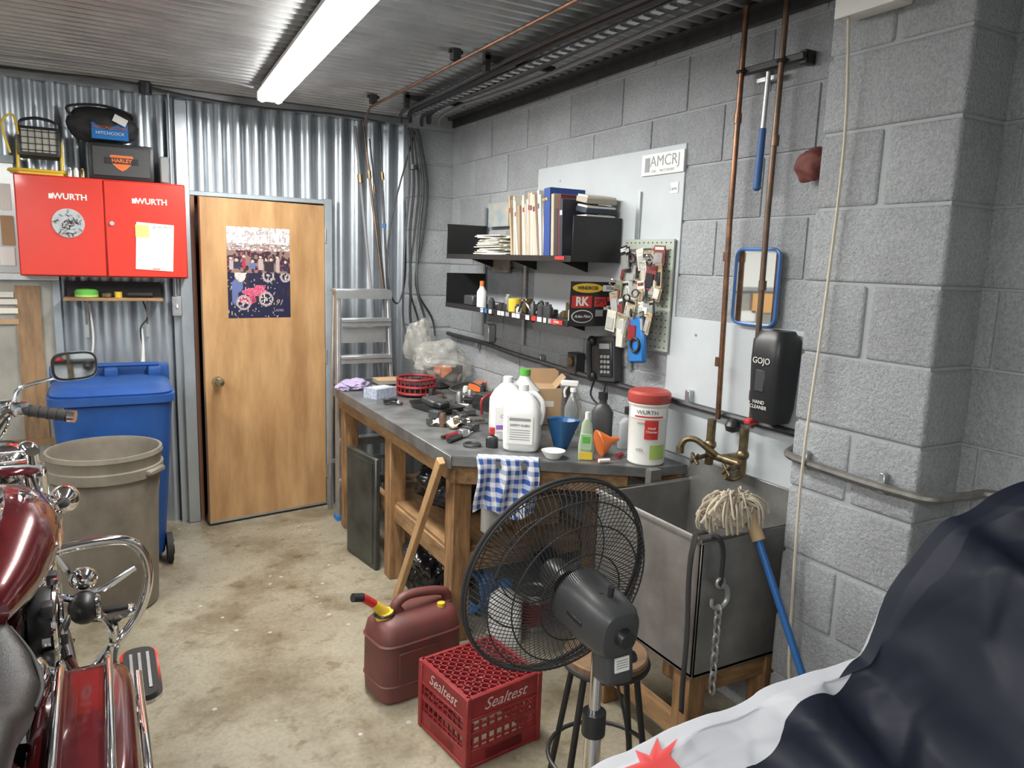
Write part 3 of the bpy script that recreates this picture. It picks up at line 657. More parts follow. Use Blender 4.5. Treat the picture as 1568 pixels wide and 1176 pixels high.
b.cyl((2.095,1.985,2.41),(2.095,1.99,2.20),0.009,alu); b.cyl((2.095,1.99,2.22),(2.095,1.995,2.02),0.0125,pm('dull_blue',(0.03,0.10,0.28),0.5),r1=0.014); b.ell((2.095,1.995,2.015),(0.015,0.015,0.012),pm('dull_blue',(0,0,0))); b.bb((2.115,1.945,2.385),(2.13,2.06,2.405),alu,bev=0.003); b.done()
b=B('red_shop_mitt')
blob(b,(2.10,1.765,2.07),(0.04,0.06,0.055),pm('dull_red',(0.16,0.04,0.03),0.7,0,var=0.3,vscale=40,bump=0.4),amp=0.3,fr_=2.0,seed=11,cr=0.1); b.cyl((2.14,1.77,2.10),(2.09,1.77,2.11),0.008,dsteel); b.done()
b=B('blue_framed_mirror')
def rr(w,h,r,n=6):
    out=[]
    for cx,cy,a0 in((w/2-r,h/2-r,0),(-w/2+r,h/2-r,90),(-w/2+r,-h/2+r,180),(w/2-r,-h/2+r,270)):
        for i in range(n+1):
            a=math.radians(a0+90*i/n); out.append((cx+r*math.cos(a),cy+r*math.sin(a)))
    return out
Mm=faceX(2.12,1.985,1.66)
b.prism(rr(0.205,0.275,0.03),-0.014,-0.002,grey,M=Mm); b.prism(rr(0.195,0.265,0.028),-0.002,0.001,mirror,M=Mm)
b.tube([(p_[0],p_[1],0.0) for p_ in rr(0.205,0.275,0.03)],0.0065,pm('blue_frame',(0.05,0.16,0.45),0.35),closed=True,raw=True,M=Mm); b.done()
b=B('soap_dispenser')
b.bb((2.125,1.735,1.17),(2.136,1.93,1.50),board)
b.loft([(0,0.05,0.055,4),(0.05,0.065,0.062,4),(0.22,0.07,0.07,4),(0.29,0.066,0.07,4),(0.325,0.045,0.055,3)],blackp,M=T(2.075,1.82,1.19))
b.text('GOJO',0.030,white,faceX(2.003,1.82,1.41)); b.text('HAND\nCLEANER',0.018,white,faceX(2.006,1.82,1.255)); b.bb((2.004,1.80,1.30),(2.012,1.845,1.38),darkgrey,bev=0.004)
b.bb((2.02,1.865,1.17),(2.07,1.895,1.19),redb,bev=0.004); b.done()
b=B('wall_conduit')
b.tube([(2.115,4.75,1.215),(2.115,4.2,1.21),(2.10,3.8,1.195),(2.11,3.2,1.175),(2.115,2.6,1.165),(2.115,2.1,1.16),(2.115,1.66,1.16)],0.014,dsteel,k=4)
for y in(4.3,3.5,2.3): b.box((2.13,y,1.19),(0.03,0.03,0.06),alu,bev=0.003)
b.box((2.12,4.12,1.28),(0.05,0.07,0.11),alu,bev=0.005); b.box((2.12,3.14,1.22),(0.06,0.08,0.11),dsteel,bev=0.005); b.cyl((2.09,3.14,1.23),(2.08,3.14,1.23),0.025,brass)
b.done()
b=B('pilaster_conduit')
b.tube([(2.09,1.66,1.16),(2.0,1.645,1.14),(1.935,1.60,1.13),(1.935,1.40,1.12),(1.935,1.22,1.12),(1.96,1.14,1.12),(2.05,1.10,1.13),(2.12,1.02,1.14),(2.12,0.5,1.15),(2.12,-0.4,1.15)],0.013,pm('conduit_grey',(0.24,0.23,0.215),0.45,0.6,var=0.35,vscale=20))
for y in(1.28,1.55): b.box((1.945,y,1.13),(0.02,0.02,0.06),alu,bev=0.003)
b.done()
b=B('ceiling_junction_box'); b.bb((1.88,1.36,2.44),(1.955,1.54,2.57),white,bev=0.01,seg=2); b.bb((1.875,1.35,2.435),(1.882,1.55,2.575),white,bev=0.002); b.done()
b=B('pull_rope'); b.tube([(1.90,1.52,2.44),(1.93,1.515,2.1),(1.935,1.53,1.6),(1.91,1.53,1.2),(1.93,1.545,0.9),(1.92,1.52,0.5),(1.93,1.51,0.35)],0.005,ropem,n=6); b.ell((1.93,1.51,0.34),(0.01,0.01,0.014),ropem); b.done()
b=B('wall_sign'); b.bb((2.134,2.44,2.115),(2.141,2.715,2.205),white); b.text('AMCRJ',0.065,grey,faceX(2.1335,2.56,2.17)); b.bb((2.132,2.66,2.13),(2.135,2.69,2.19),grey); b.text('CNC  .  MOTOSPORT',0.016,grey,faceX(2.1335,2.57,2.13)); b.bb((2.139,2.47,2.03),(2.141,2.52,2.075),white); b.text('Carte',0.02,grey,faceX(2.138,2.5,2.05)); b.done()
# ------------------------------------------------------------------ shelving with end panels
b=B('black_wall_shelves')
SX=1.865; SY0,SY1=2.84,4.22
for z in(1.752,1.459):
    b.bb((SX,SY0,z-0.008),(2.135,SY1,z),blackg); b.bb((SX-0.004,SY0,z-0.022),(SX+0.003,SY1,z+0.006),blackg,bev=0.001)
    b.bb((SX,SY0-0.004,z-0.02),(2.135,SY0,z+0.185),blackg,bev=0.0015); b.bb((SX,SY1,z-0.02),(2.135,SY1+0.004,z+0.185),blackg,bev=0.0015)
    for y in(3.1,3.6,4.1): b.prism([(0,0),(0.2,0),(0,-0.06)],-0.003,0.003,blackg,M=Matrix(((-1,0,0,2.135),(0,0,1,y),(0,1,0,z-0.01),(0,0,0,1))))
for y in(2.72,3.72,4.24): b.bb((2.130,y-0.012,1.25),(2.139,y+0.012,2.05),alu)
for i in range(16):
    y=3.72-0.052*i+ru(-.01,.01)
    if i in(3,9): continue
    b.box((SX-0.006,y,1.451),(0.002,ru(0.025,0.045),0.022),[white,bluep,white,redb,white,paper,grey,white][i%8])
b.text('ZIPP',0.02,bluep,faceX(SX-0.0075,3.72,1.451)); b.box((SX-0.0065,2.93,1.451),(0.002,0.1,0.02),redb); b.text('METRIC',0.013,white,faceX(SX-0.008,2.93,1.451)); b.box((SX-0.006,2.93,1.747),(0.002,0.08,0.015),redb)
cx=2.0; yy=SY0-0.0055; z0=1.44
def ov(w,h,m,x,z,k=0): b.prism([(w*math.cos(a*0.3927),h*math.sin(a*0.3927)) for a in range(16)],0,0.001,m,M=faceY(x,yy-k,z))
ov(0.085,0.022,yellow,cx-0.04,z0+0.175); b.text('WINDROSE',0.022,blackm,faceY(cx-0.04,yy-0.002,z0+0.175),bold=0.0005)
b.box((cx-0.07,yy,z0+0.112),(0.11,0.002,0.055),redb); b.text('RK',0.055,white,faceY(cx-0.07,yy-0.0015,z0+0.112),bold=0.002)
ov(0.06,0.030,white,cx-0.065,z0+0.045); ov(0.055,0.026,blackm,cx-0.065,z0+0.045,0.001); b.text('Arlen Ness',0.02,white,faceY(cx-0.065,yy-0.003,z0+0.045),shear=.3)
for dx,dz,w,h,m,t in((0.035,0.112,0.07,0.045,redb,'SPY'),(0.085,0.175,0.08,0.028,white,'FOX'),(0.095,0.125,0.06,0.02,redb,''),(0.09,0.085,0.07,0.02,paper,'S&S'),(0.03,0.06,0.04,0.03,grey,'')):
    b.box((cx+dx,yy,z0+dz),(w,0.002,h),m); 
    if t: b.text(t,h*0.8,blackm,faceY(cx+dx,yy-0.0015,z0+dz))
b.done()
b=B('row_of_books')
y=3.47; cols=[(0.58,0.52,0.40),(0.42,0.31,0.19),(0.60,0.56,0.48),(0.50,0.40,0.28),(0.6,0.56,0.48),(0.32,0.23,0.15),(0.56,0.5,0.4),(0.6,0.54,0.44),(0.45,0.36,0.27),(0.58,0.54,0.46),(0.38,0.3,0.22),(0.58,0.52,0.42),(0.56,0.5,0.42),(0.46,0.38,0.3),(0.6,0.56,0.5)]
i=0
while y>2.95:
    k=y>3.13
    w=ru(0.010,0.026); h=ru(0.25,0.32); c=cols[min(i,len(cols)-1)]
    if not k:
        if y>3.07: c=(0.014,0.05,0.22); w=0.055; h=0.32
        else: c=[(0.11,0.012,0.02),(0.02,0.02,0.03),(0.40,0.34,0.25),(0.03,0.03,0.03)][i%4]; w=0.024; h=ru(0.2,0.3)
    m=pm('book%d'%i,c,0.55,0,var=0.15,vscale=12); Mb=T(1.885+ru(0,0.015),y,1.7545)@RX(-(ru(4,10) if k else 3))
    b.bb((0,-w,0),(0.20,0,h),m,M=Mb); b.bb((0.004,-w+0.002,0.003),(0.202,-0.002,h+0.001),paper,M=Mb)
    if R()<0.5: b.bb((-0.001,-w+0.003,h*0.72),(0.0,-0.003,h*0.8),[white,redp,darkgrey][i%3],M=Mb)
    y-=w+0.004; i+=1
b.text('FAMIL',0.020,yellow,T(1.883,3.07,1.7545)@RX(-4)@faceX(0,0.03,0.27)); b.done()
b=B('stack_of_manuals')
for i in range(6):
    Mq=T(2.03,2.90,1.79+0.045*i)@RX(10 if i>3 else 0)
    b.box((0,0,0),(0.17,0.09,0.026),pm('manual%d'%i,[(0.02,0.02,0.025),(0.3,0.25,0.2),(0.03,0.04,0.05),(0.02,0.02,0.02),(0.02,0.03,0.05),(0.34,0.30,0.25)][i],0.5),M=Mq,bev=0.003); b.box((0,0,0.017),(0.16,0.08,0.008),paper,M=Mq)
b.done()
b=B('paper_pile')
for i in range(18): b.box((0,0,0),(ru(.16,.2),ru(.28,.36),ru(.003,.006)),paper,M=T(1.99+ru(-.01,.01),3.72+ru(-.02,.02),1.758+0.0062*i)@RZ(ru(-10,10))@RX(ru(-1,1)))
b.done()
b=B('picture_cards'); b.box((2.125,4.05,2.0),(0.01,0.26,0.14),pm('beach_photo',(0.5,0.43,0.32),0.5,0,col2=(0.2,0.33,0.42),vscale=8)); b.box((2.125,4.0,1.70),(0.01,0.22,0.08),pm('beach_photo2',(0.5,0.38,0.25),0.5,0,col2=(0.25,0.25,0.25),vscale=12)); b.done()
b=B('shelf_small_tins')
for i in range(34):
    y=3.74-0.0255*i+ru(-.008,.008); x=ru(1.90,2.03); r=ru(0.014,0.024); h=ru(0.03,0.09); m=[brass,dsteel,white,alu,dsteel,darkgrey,brass,blackm,paper,alu,darkgrey][int(R()*11)]
    if R()<0.35: b.box((x,y,1.46+h/2),(r*2,r*1.8,h),m,bev=0.003)
    else: b.lathe([(r,0),(r,h*0.75),(r*0.6,h*0.85),(r*0.6,h),(0.001,h+0.001)],m,c=(x,y,1.4595),n=14)
b.lathe([(0.028,0),(0.028,0.09),(0.015,0.11),(0.012,0.125),(0.001,0.126)],white,c=(1.90,3.80,1.4595)); b.lathe([(0.013,0.115),(0.013,0.15),(0.001,0.151)],orange,c=(1.90,3.80,1.4595))
b.lathe([(0.035,0),(0.035,0.07),(0.001,0.07)],yellow,c=(1.95,3.5,1.4595)); b.box((1.95,3.98,1.49),(0.1,0.12,0.06),darkgrey,bev=0.006)
b.tube([(1.92,3.1,1.47),(1.91,3.15,1.52),(1.92,3.2,1.52),(1.92,3.22,1.47)],0.007,chrome); b.tube([(1.89,3.35,1.47),(1.89,3.3,1.53),(1.91,3.25,1.47)],0.006,chrome)
b.done()
b=B('masking_tape_roll'); b.ring((2.05,4.34,1.86),0.05,0.022,pm('tape',(0.38,0.33,0.17),0.6),axis=(0.3,1,0)); b.cyl((2.15,4.34,1.90),(2.04,4.34,1.90),0.004,dsteel); b.done()
b=B('pegboard_with_parts')
b.bb((2.125,2.455,1.36),(2.133,2.79,1.84),pm('pegboard',(0.38,0.42,0.36),0.6))
for i in range(11):
    for j in range(16): b.cyl((2.1249,2.475+i*0.03,1.375+j*0.03),(2.1235,2.475+i*0.03,1.375+j*0.03),0.0035,blackm,n=6)
olive=pm('olive_card',(0.20,0.21,0.12),0.6); tan=pm('tan_card',(0.36,0.28,0.18),0.6); mar=pm('maroon_card',(0.18,0.03,0.03),0.6)
clearp=pm('blister_clear',(0.5,0.52,0.5),0.15,0,alpha=0.5)
pc=[mar,paper,tan,olive,tan,darkgrey,grey,card,paper,clearp,blackp]
# rows of carded packets hung on hooks, slightly askew
for row in range(5):
    for q in range(7):
        y=2.50+q*0.042+ru(-.012,.012); z=1.785-row*0.072+ru(-.015,.015); x=2.115-0.012*row-ru(0,0.03); w=ru(0.035,0.062); h=ru(0.07,0.12)
        m=pc[int(R()*11)]; Mp=T(x,y,z-h*0.3)@RX(ru(-16,16))@RZ(ru(-18,18))
        b.box((0,0,0),(0.003,w,h),m,M=Mp); b.box((-0.004,0,-h*0.12),(0.008,w*0.7,h*0.55),clearp if R()<.5 else pc[int(R()*11)],M=Mp,bev=0.002); b.box((-0.002,0,h*0.36),(0.002,w*0.8,h*0.14),pc[int(R()*11)],M=Mp)
        if R()<0.5: b.cyl((2.125,y,z+h*0.1),(x-0.025,y,z+h*0.1),0.002,alu,n=6)
for i in range(8): b.ring((ru(2.02,2.05),ru(2.48,2.76),ru(1.46,1.78)),ru(.012,.022),0.004,[blackm,chrome,darkgrey,blackp][i%4],axis=(1,ru(-.8,.8),ru(-.3,.3)),n=14,m=6)
b.box((2.06,2.58,1.40),(0.03,0.11,0.20),bluep,M=T(2.06,2.58,1.4)@RX(-8)@T(-2.06,-2.58,-1.4),bev=0.01); b.box((2.043,2.60,1.43),(0.004,0.05,0.07),redp); b.ring((2.04,2.57,1.38),0.03,0.006,blackp,axis=(1,0,0)); b.box((2.06,2.70,1.42),(0.02,0.05,0.13),paper,bev=0.003)
b.done()
b=B('wall_telephone',T(2.085,2.865,1.28)@RX(-6))
b.box((0.02,0,0),(0.045,0.19,0.215),darkgrey,bev=0.01,seg=2); b.box((-0.005,-0.035,0.0),(0.012,0.10,0.17),blackp,bev=0.004)
for i in range(3):
    for j in range(4): b.box((-0.013,-0.01-i*0.027,0.01-j*0.024),(0.006,0.019,0.015),grey,bev=0.002)
b.box((-0.013,-0.035,0.06),(0.004,0.08,0.025),grey)
b.tube([(-0.01,0.065,0.095),(-0.03,0.065,0.075),(-0.03,0.065,-0.075),(-0.01,0.065,-0.095)],0.014,blackp); b.ell((-0.015,0.065,0.085),(0.02,0.024,0.026),blackp); b.ell((-0.015,0.065,-0.085),(0.02,0.024,0.026),blackp)
b.tube([(0.0,0.065,-0.1),(0.0,0.1,-0.18),(0.01,0.03,-0.22),(0.02,0.0,-0.1)],0.005,blackp)
b.done()
# ------------------------------------------------------------------ bench contents
ZB=0.901
def jug(x,y,rot,label,sc=1.0,nm='plastic_jug'):
    b=B(nm,T(x,y,ZB)@RZ(rot)@S(sc,sc,sc))
    b.loft([(0,0.068,0.068,5),(0.008,0.075,0.075,5),(0.05,0.078,0.078,5),(0.155,0.078,0.078,5),(0.175,0.077,0.077,4),(0.21,0.062,0.062,3),(0.24,0.035,0.035,2.2),(0.252,0.021,0.021,2),(0.262,0.019,0.019,2)],jugm,n=40)
    b.cyl((0,0,0.255),(0,0,0.278),0.022,white,n=20)
    b.tube([(0.02,0.0,0.245),(0.055,0,0.235),(0.083,0,0.20),(0.084,0,0.15),(0.075,0,0.11)],0.011,jugm,n=8)
    if label:
        b.box((0,-0.0788,0.095),(0.11,0.001,0.12),white); b.box((0,-0.0795,0.14),(0.09,0.001,0.012),grey); b.text('SAFETY KLEEN',0.013,darkgrey,faceY(0,-0.0802,0.115))
        for i in range(5): b.box((0,-0.0795,0.095-i*0.01),(0.085,0.001,0.003),grey)
    else:
        b.box((0,-0.0788,0.095),(0.13,0.001,0.11),white); b.box((0,-0.0795,0.06),(0.12,0.001,0.02),pm('violet',(0.25,0.1,0.45),0.5)); b.text('CLEANER',0.02,pm('violet',(0,0,0)),faceY(0,-0.08,0.11))
    b.done()
jug(1.62,2.80,-38,True,1.04); jug(1.66,3.02,-20,False,1.04,'detergent_jug')
b=B('degreaser_jug',T(1.82,3.14,ZB)@RZ(-30)); b.loft([(0,0.075,0.05,4),(0.2,0.075,0.05,4),(0.25,0.03,0.03,2),(0.27,0.025,0.025,2)],jugm); b.cyl((0,0,0.27),(0,0,0.30),0.028,green); b.done()
b=B('hand_cleaner_tub',T(2.0,2.40,ZB))
b.lathe([(0.072,0),(0.078,0.006),(0.082,0.25),(0.086,0.255),(0.086,0.27),(0.001,0.27)],white,n=36); b.lathe([(0.088,0.262),(0.09,0.268),(0.09,0.30),(0.08,0.31),(0.001,0.312)],pm('tub_lid_red',(0.38,0.055,0.045),0.4),n=36)
def wrap(z0,z1,a0,a1,r,m):
    b.grid(lambda u,v:(r*math.cos(math.radians(a0+(a1-a0)*u)),r*math.sin(math.radians(a0+(a1-a0)*u)),z0+(z1-z0)*v),18,2,m)
wrap(0.115,0.195,222,262,0.0838,redb); wrap(0.03,0.09,240,290,0.0825,lime); wrap(0.20,0.245,170,290,0.0838,white); wrap(0.205,0.212,190,275,0.0843,redb)
b.text('WURTH',0.024,blackm,RZ(-42)@faceY(0,-0.0858,0.228)); b.text('Hand\nCleaner',0.015,white,RZ(-28)@faceY(0,-0.0858,0.155)); b.text('WURTH',0.012,redb,RZ(-55)@faceY(0,-0.0845,0.18)); b.text('safe',0.02,grey,RZ(-60)@faceY(0,-0.084,0.07)); b.done()
b=B('dish_soap_bottle',T(1.78,2.53,ZB)@RZ(-35))
b.loft([(0,0.032,0.02,3),(0.06,0.034,0.022,3),(0.12,0.026,0.018,3),(0.155,0.022,0.016,2.5),(0.175,0.012,0.012,2)],pm('soap_clear',(0.5,0.6,0.45),0.15,0,trans=0.4)); b.box((0,-0.021,0.08),(0.048,0.004,0.07),pm('soap_green',(0.35,0.5,0.3),0.3),bev=0.001); b.box((0,-0.0235,0.09),(0.032,0.002,0.025),green); b.cyl((0,0,0.175),(0,0,0.205),0.010,white); b.box((0,-0.0225,0.02),(0.055,0.003,0.03),yellow); b.done()
b=B('blue_scoop',T(1.79,2.74,ZB+0.005)); b.loft([(0.0,0.03,0.03,3),(0.12,0.07,0.065,3),(0.125,0.073,0.068,3),(0.12,0.065,0.06,3),(0.01,0.025,0.025,3)],pm('scoop_blue',(0.02,0.10,0.25),0.4),M=RZ(20)@RY(4)); b.done()
b=B('orange_funnel',T(1.90,2.56,ZB+0.002)@RZ(-15)); b.lathe([(0.058,0),(0.06,0.004),(0.056,0.012),(0.016,0.06),(0.008,0.095),(0.006,0.095),(0.013,0.06),(0.05,0.012)],orange,M=T(0,0,0.056)@RY(78)@T(0,0,-0.03)); b.done()
def bottle(name,x,y,r,h,m,cap,e=2.5):
    b=B(name,T(x,y,ZB)); b.loft([(0,r*.95,r*.6,e),(0.01,r,r*.65,e),(h*.72,r,r*.65,e),(h*.86,r*.6,r*.5,2),(h*.9,r*.35,r*.35,2),(h,r*.35,r*.35,2)],m,M=RZ(-35)); b.cyl((0,0,h),(0,0,h+0.03),r*0.45,cap); b.done()
bottle('grey_oil_bottle',2.01,2.74,0.05,0.21,darkgrey,blackp,3); bottle('silver_oil_bottle',2.07,2.62,0.045,0.16,grey,blackp,3); bottle('small_black_bottle',1.50,2.86,0.028,0.06,blackp,redb)
b=B('spray_bottle',T(2.02,3.0,ZB)@RZ(-40)); b.loft([(0,0.04,0.035,2.5),(0.12,0.042,0.036,2.5),(0.18,0.02,0.02,2),(0.2,0.014,0.014,2)],glass); b.cyl((0,0,0.2),(0,0,0.22),0.018,white); b.box((-0.02,0,0.24),(0.09,0.022,0.03),white,bev=0.006); b.tube([(-0.03,0,0.23),(-0.045,0,0.2),(-0.04,0,0.17)],0.006,white); b.done()
b=B('open_cardboard_box',T(2.0,3.25,ZB)@RZ(-25)); b.box((0,0,0.095),(0.17,0.17,0.19),card,bev=0.002)
b.box((0.10,0,0.21),(0.08,0.15,0.003),card,M=T(0.08,0,0.19)@RY(-50)@T(-0.08,0,-0.19)); b.box((0,0.085,0.23),(0.17,0.003,0.08),card,M=RX(0)); b.box((0,-0.086,0.11),(0.09,0.001,0.03),paper); b.done()
b=B('black_tool_tray',T(1.60,3.72,ZB)@RZ(12)); b.loft([(0,0.085,0.14,6),(0.03,0.1,0.16,6),(0.035,0.1,0.16,6),(0.03,0.09,0.15,6),(0.012,0.08,0.14,6)],blackp); b.box((0.0,0.02,0.04),(0.1,0.14,0.035),darkgrey,bev=0.008,M=RX(6)); b.box((-0.02,-0.07,0.04),(0.07,0.07,0.03),blackp,bev=0.006); b.done()
b=B('red_cable_reel',T(1.66,4.18,ZB))
for z in(0.02,0.06,0.105): b.ring((0,0,z),0.115,0.009,redp,n=30)
for i in range(22): a=i*2*math.pi/22; b.cyl((0.115*math.cos(a),0.115*math.sin(a),0.015),(0.115*math.cos(a),0.115*math.sin(a),0.108),0.005,redp,n=6)
b.lathe([(0.1,0.01),(0.1,0.075),(0.05,0.08),(0.001,0.08)],blackm); b.lathe([(0.03,0.08),(0.03,0.11),(0.001,0.11)],dsteel); b.done()
b=B('lilac_rag'); lil=pm('lilac',(0.36,0.30,0.46),0.9); blob(b,(1.37,4.50,0.925),(0.085,0.075,0.04),lil,amp=0.3,fr_=2.5,seed=4,flat=0.902,n=60,m=40,cr=0.4); blob(b,(1.30,4.48,0.915),(0.05,0.05,0.025),lil,amp=0.3,fr_=3,seed=6,flat=0.902,cr=0.4); b.done()
b=B('stack_of_folders')
for i in range(5): b.box((0,0,0),(0.17,0.13,0.012),[card,paper,brass,grey,card][i],M=T(1.57,4.43,0.907+0.014*i)@RZ(ru(-12,12)),bev=0.001)
b.done()
b=B('patterned_tissue_box',T(1.43,4.18,ZB)@RZ(25)); b.box((0,0,0.03),(0.16,0.11,0.06),pm('tissue_pattern',(0.5,0.52,0.55),0.6,0,col2=(0.2,0.25,0.38),vscale=90)); b.box((0,0,0.061),(0.1,0.04,0.002),white); b.done()
b=B('parts_bag')
blob(b,(1.94,4.40,1.05),(0.17,0.15,0.15),bagm,amp=0.3,fr_=2.0,seed=21,flat=0.903,n=64,m=44,cr=0.5,fine=0.2); blob(b,(1.80,4.50,1.20),(0.09,0.05,0.13),bagm,amp=0.3,fr_=2.0,seed=23,n=50,m=34,cr=0.5,fine=0.2)
b.box((0,0,0),(0.2,0.16,0.13),darkgrey,M=T(1.94,4.42,0.975)@RZ(20)); b.prism([(-0.05,0.03),(0.05,0.03),(0.06,0),(0,-0.05),(-0.06,0)],0,0.004,orange,M=T(1.93,4.42,0.985)@RZ(-20)@faceY(0,-0.115,0.04)); b.box((0.02,-0.02,0),(0.12,0.08,0.05),orange,M=T(2.06,4.20,0.93)@RZ(40)); b.done(ang=30)
b=B('scattered_tools')
def lay(x,y,L,a,r,m,m2=None,z=0.012):
    dx=math.cos(math.radians(a))*L/2;dy=math.sin(math.radians(a))*L/2
    b.cyl((x-dx,y-dy,ZB+z),(x,y,ZB+z),r,m2 or m,n=10); b.cyl((x,y,ZB+z),(x+dx,y+dy,ZB+z),r*(0.35 if m2 else 1),chrome if m2 else m,n=8)
lay(1.44,3.06,0.22,35,0.012,redp,blackp);lay(1.47,3.12,0.22,30,0.012,redp,redp);lay(1.52,3.18,0.2,40,0.011,blackp,blackp)
lay(1.95,2.50,0.08,20,0.01,redp,redp);lay(1.84,2.44,0.10,-10,0.008,white,white);lay(1.84,2.64,0.06,60,0.008,alu)
for i in range(150):
    x=ru(1.38,2.03);y=ru(2.9,4.02)
    if (abs(x-1.65)<0.13 and y<3.15) or (abs(x-1.6)<0.13 and abs(y-3.72)<0.2) or (x>1.72 and y<3.4) or (x>1.78 and abs(y-3.62)<0.15): continue
    if x<1.5 and R()<0.7: continue
    k=R(); m=[dsteel,alu,dsteel,blackm,paper,brass,darkgrey,copperd,blackp,darkgrey][int(R()*10)]
    if k<0.4: b.box((0,0,0),(ru(.02,.09),ru(.015,.06),ru(.006,.04)),m,M=T(x,y,ZB+0.022)@RZ(ru(0,180)),bev=0.002)
    elif k<0.7: lay(x,y,ru(.06,.18),ru(0,180),ru(.004,.009),m,z=0.01)
    elif k<0.85: b.ring((x,y,ZB+0.008),ru(.015,.045),0.006,m,n=18,m=6)
    else: b.lathe([(0.018,0),(0.02,0.05),(0.014,0.07),(0.001,0.07)],m,c=(x,y,ZB),n=14)
for x,y,a,w in((1.52,3.30,20,.12),(1.58,3.38,-15,.1),(1.45,3.36,60,.09),(1.42,3.95,-20,.08)):
    b.grid(lambda u,v:(w*(u-.5),w*.7*(v-.5),0.012*math.sin(u*7+x*9)*math.cos(v*6+y)+0.016),12,10,paper,M=T(x,y,ZB)@RZ(a))
b.tube([(1.8,3.82,.93),(1.9,3.8,.93),(2.0,3.95,.99),(2.05,4.02,.92)],0.009,blackp); b.tube([(1.9,3.9,.93),(1.8,4.0,.96),(1.95,4.02,.99),(2.02,3.9,.95)],0.007,dsteel)
b.tube([(1.74,3.44,.92),(1.74,3.44,1.0),(1.84,3.46,1.02),(1.86,3.46,.93)],0.008,redp,k=6)
b.done()
b=B('black_tool_box',T(1.93,3.62,ZB)@RZ(15)); b.box((0,0,0.04),(0.22,0.2,0.08),blackp,bev=0.012,seg=2); b.box((0,0,0.083),(0.2,0.18,0.01),darkgrey,bev=0.003); b.tube([(-0.05,0,0.085),(-0.04,0,0.11),(0.04,0,0.11),(0.05,0,0.085)],0.006,blackp); b.done()
b=B('small_bowl'); b.lathe([(0.03,0),(0.05,0.03),(0.052,0.033),(0.047,0.03),(0.028,0.006),(0.001,0.006)],white,c=(1.66,2.60,ZB)); b.done()
# ------------------------------------------------------------------ mop, strap, chain
b=B('string_mop')
c0=Vector((1.80,1.70,0.90))
blob(b,(1.79,1.70,0.918),(0.088,0.055,0.04),cream,amp=0.2,seed=4,fr_=3)
for i in range(300):
    a=ru(0,6.28); r_=ru(0.03,0.105)
    d=Vector((math.cos(a)*1.0,math.sin(a)*0.6,0))
    st=c0+Vector((ru(-.03,.05),ru(-.02,.02),ru(0.03,0.07)))
    p1=st+d*r_*0.4+Vector((-0.02,0,ru(0.0,.04))); p2=st+d*r_+Vector((-0.02,0,ru(-0.03,0.01))); p3=st+d*r_*1.05+Vector((-0.01,0,-ru(0.0,0.08)))
    p3.z=max(p3.z,0.872)
    b.tube([st,p1,p2,p3],0.0042,cream,n=5,k=3)
b.cyl((1.84,1.67,0.93),(1.845,1.62,0.85),0.022,pm('mop_collar',(0.45,0.32,0.18),0.7)); b.cyl((1.843,1.65,0.90),(1.885,1.16,0.012),0.012,pm('mop_blue',(0.02,0.12,0.36),0.38),n=12); b.done()
b=B('black_strap')
b.grid(lambda u,v:(1.640-0.004*math.sin(v*9)-0.004,1.69+0.022*u+0.005*math.sin(v*5),0.87-0.62*v) if v>0.08 else (1.640+0.05*(0.08-v)/0.08,1.69+0.022*u,0.876),3,40,blackm); b.done(solid=0.003)
b=B('chain_with_hook')
x,y=1.72,1.66
b.tube([(x-0.02,y+0.02,0.865),(x-0.02,y-0.005,0.87),(x,y-0.01,0.82),(x,y-0.01,0.70)],0.008,blackm)
b.tube([(x,y-0.01,0.71),(x+0.03,y-0.01,0.69),(x+0.035,y-0.01,0.65),(x+0.005,y-0.01,0.625),(x-0.03,y-0.01,0.64),(x-0.033,y-0.01,0.665)],lambda t:0.012-0.006*t,alu)
b.ring((x,y-0.01,0.715),0.016,0.006,alu,axis=(0,1,0))
z=0.615
for i in range(9):
    b.tube([(Vector((x,y-0.01,z))+(Vector((0.012*ca,0,0.022*sa)) if i%2 else Vector((0,0.012*ca,0.022*sa)))) for ca,sa in[(math.cos(t*0.785),math.sin(t*0.785)) for t in range(8)]],0.0045,alu,n=6,closed=True,k=2); z-=0.034
b.done()
# ------------------------------------------------------------------ gas can
b=B('red_gas_can',T(1.045,2.635,0)@RZ(9)@S(1.18,1.12,0.97))
b.loft([(0.0,0.145,0.085,5),(0.012,0.155,0.095,5),(0.10,0.158,0.098,5),(0.26,0.156,0.096,5),(0.31,0.150,0.088,4.5),(0.335,0.135,0.07,4),(0.345,0.11,0.04,3)],redcan,n=56)
for z in(0.08,0.25): b.loft([(z-0.006,0.156,0.096,5),(z,0.161,0.101,5),(z+0.006,0.156,0.096,5)],redcan,n=56)
b.tube([(-0.05,0,0.33),(-0.068,0,0.372),(-0.03,0,0.402),(0.05,0,0.397),(0.125,0,0.372),(0.138,0,0.315)],0.019,redcan,n=12)
b.cyl((0.085,-0.045,0.33),(0.085,-0.045,0.355),0.014,yellow); b.cyl((0.12,0,0.33),(0.12,0,0.33+0.01),0.03,redcan)
b.cyl((-0.105,0,0.315),(-0.112,0,0.36),0.032,yellow); b.ring((-0.112,0,0.352),0.031,0.006,blackp); b.cyl((-0.112,0,0.355),(-0.15,0,0.405),0.022,yellow,r1=0.016); b.cyl((-0.15,0,0.405),(-0.19,0,0.445),0.016,redb); b.cyl((-0.19,0,0.445),(-0.225,0,0.455),0.017,blackp)
b.box((-0.03,-0.099,0.165),(0.15,0.004,0.11),redcan,bev=0.003)
b.done()
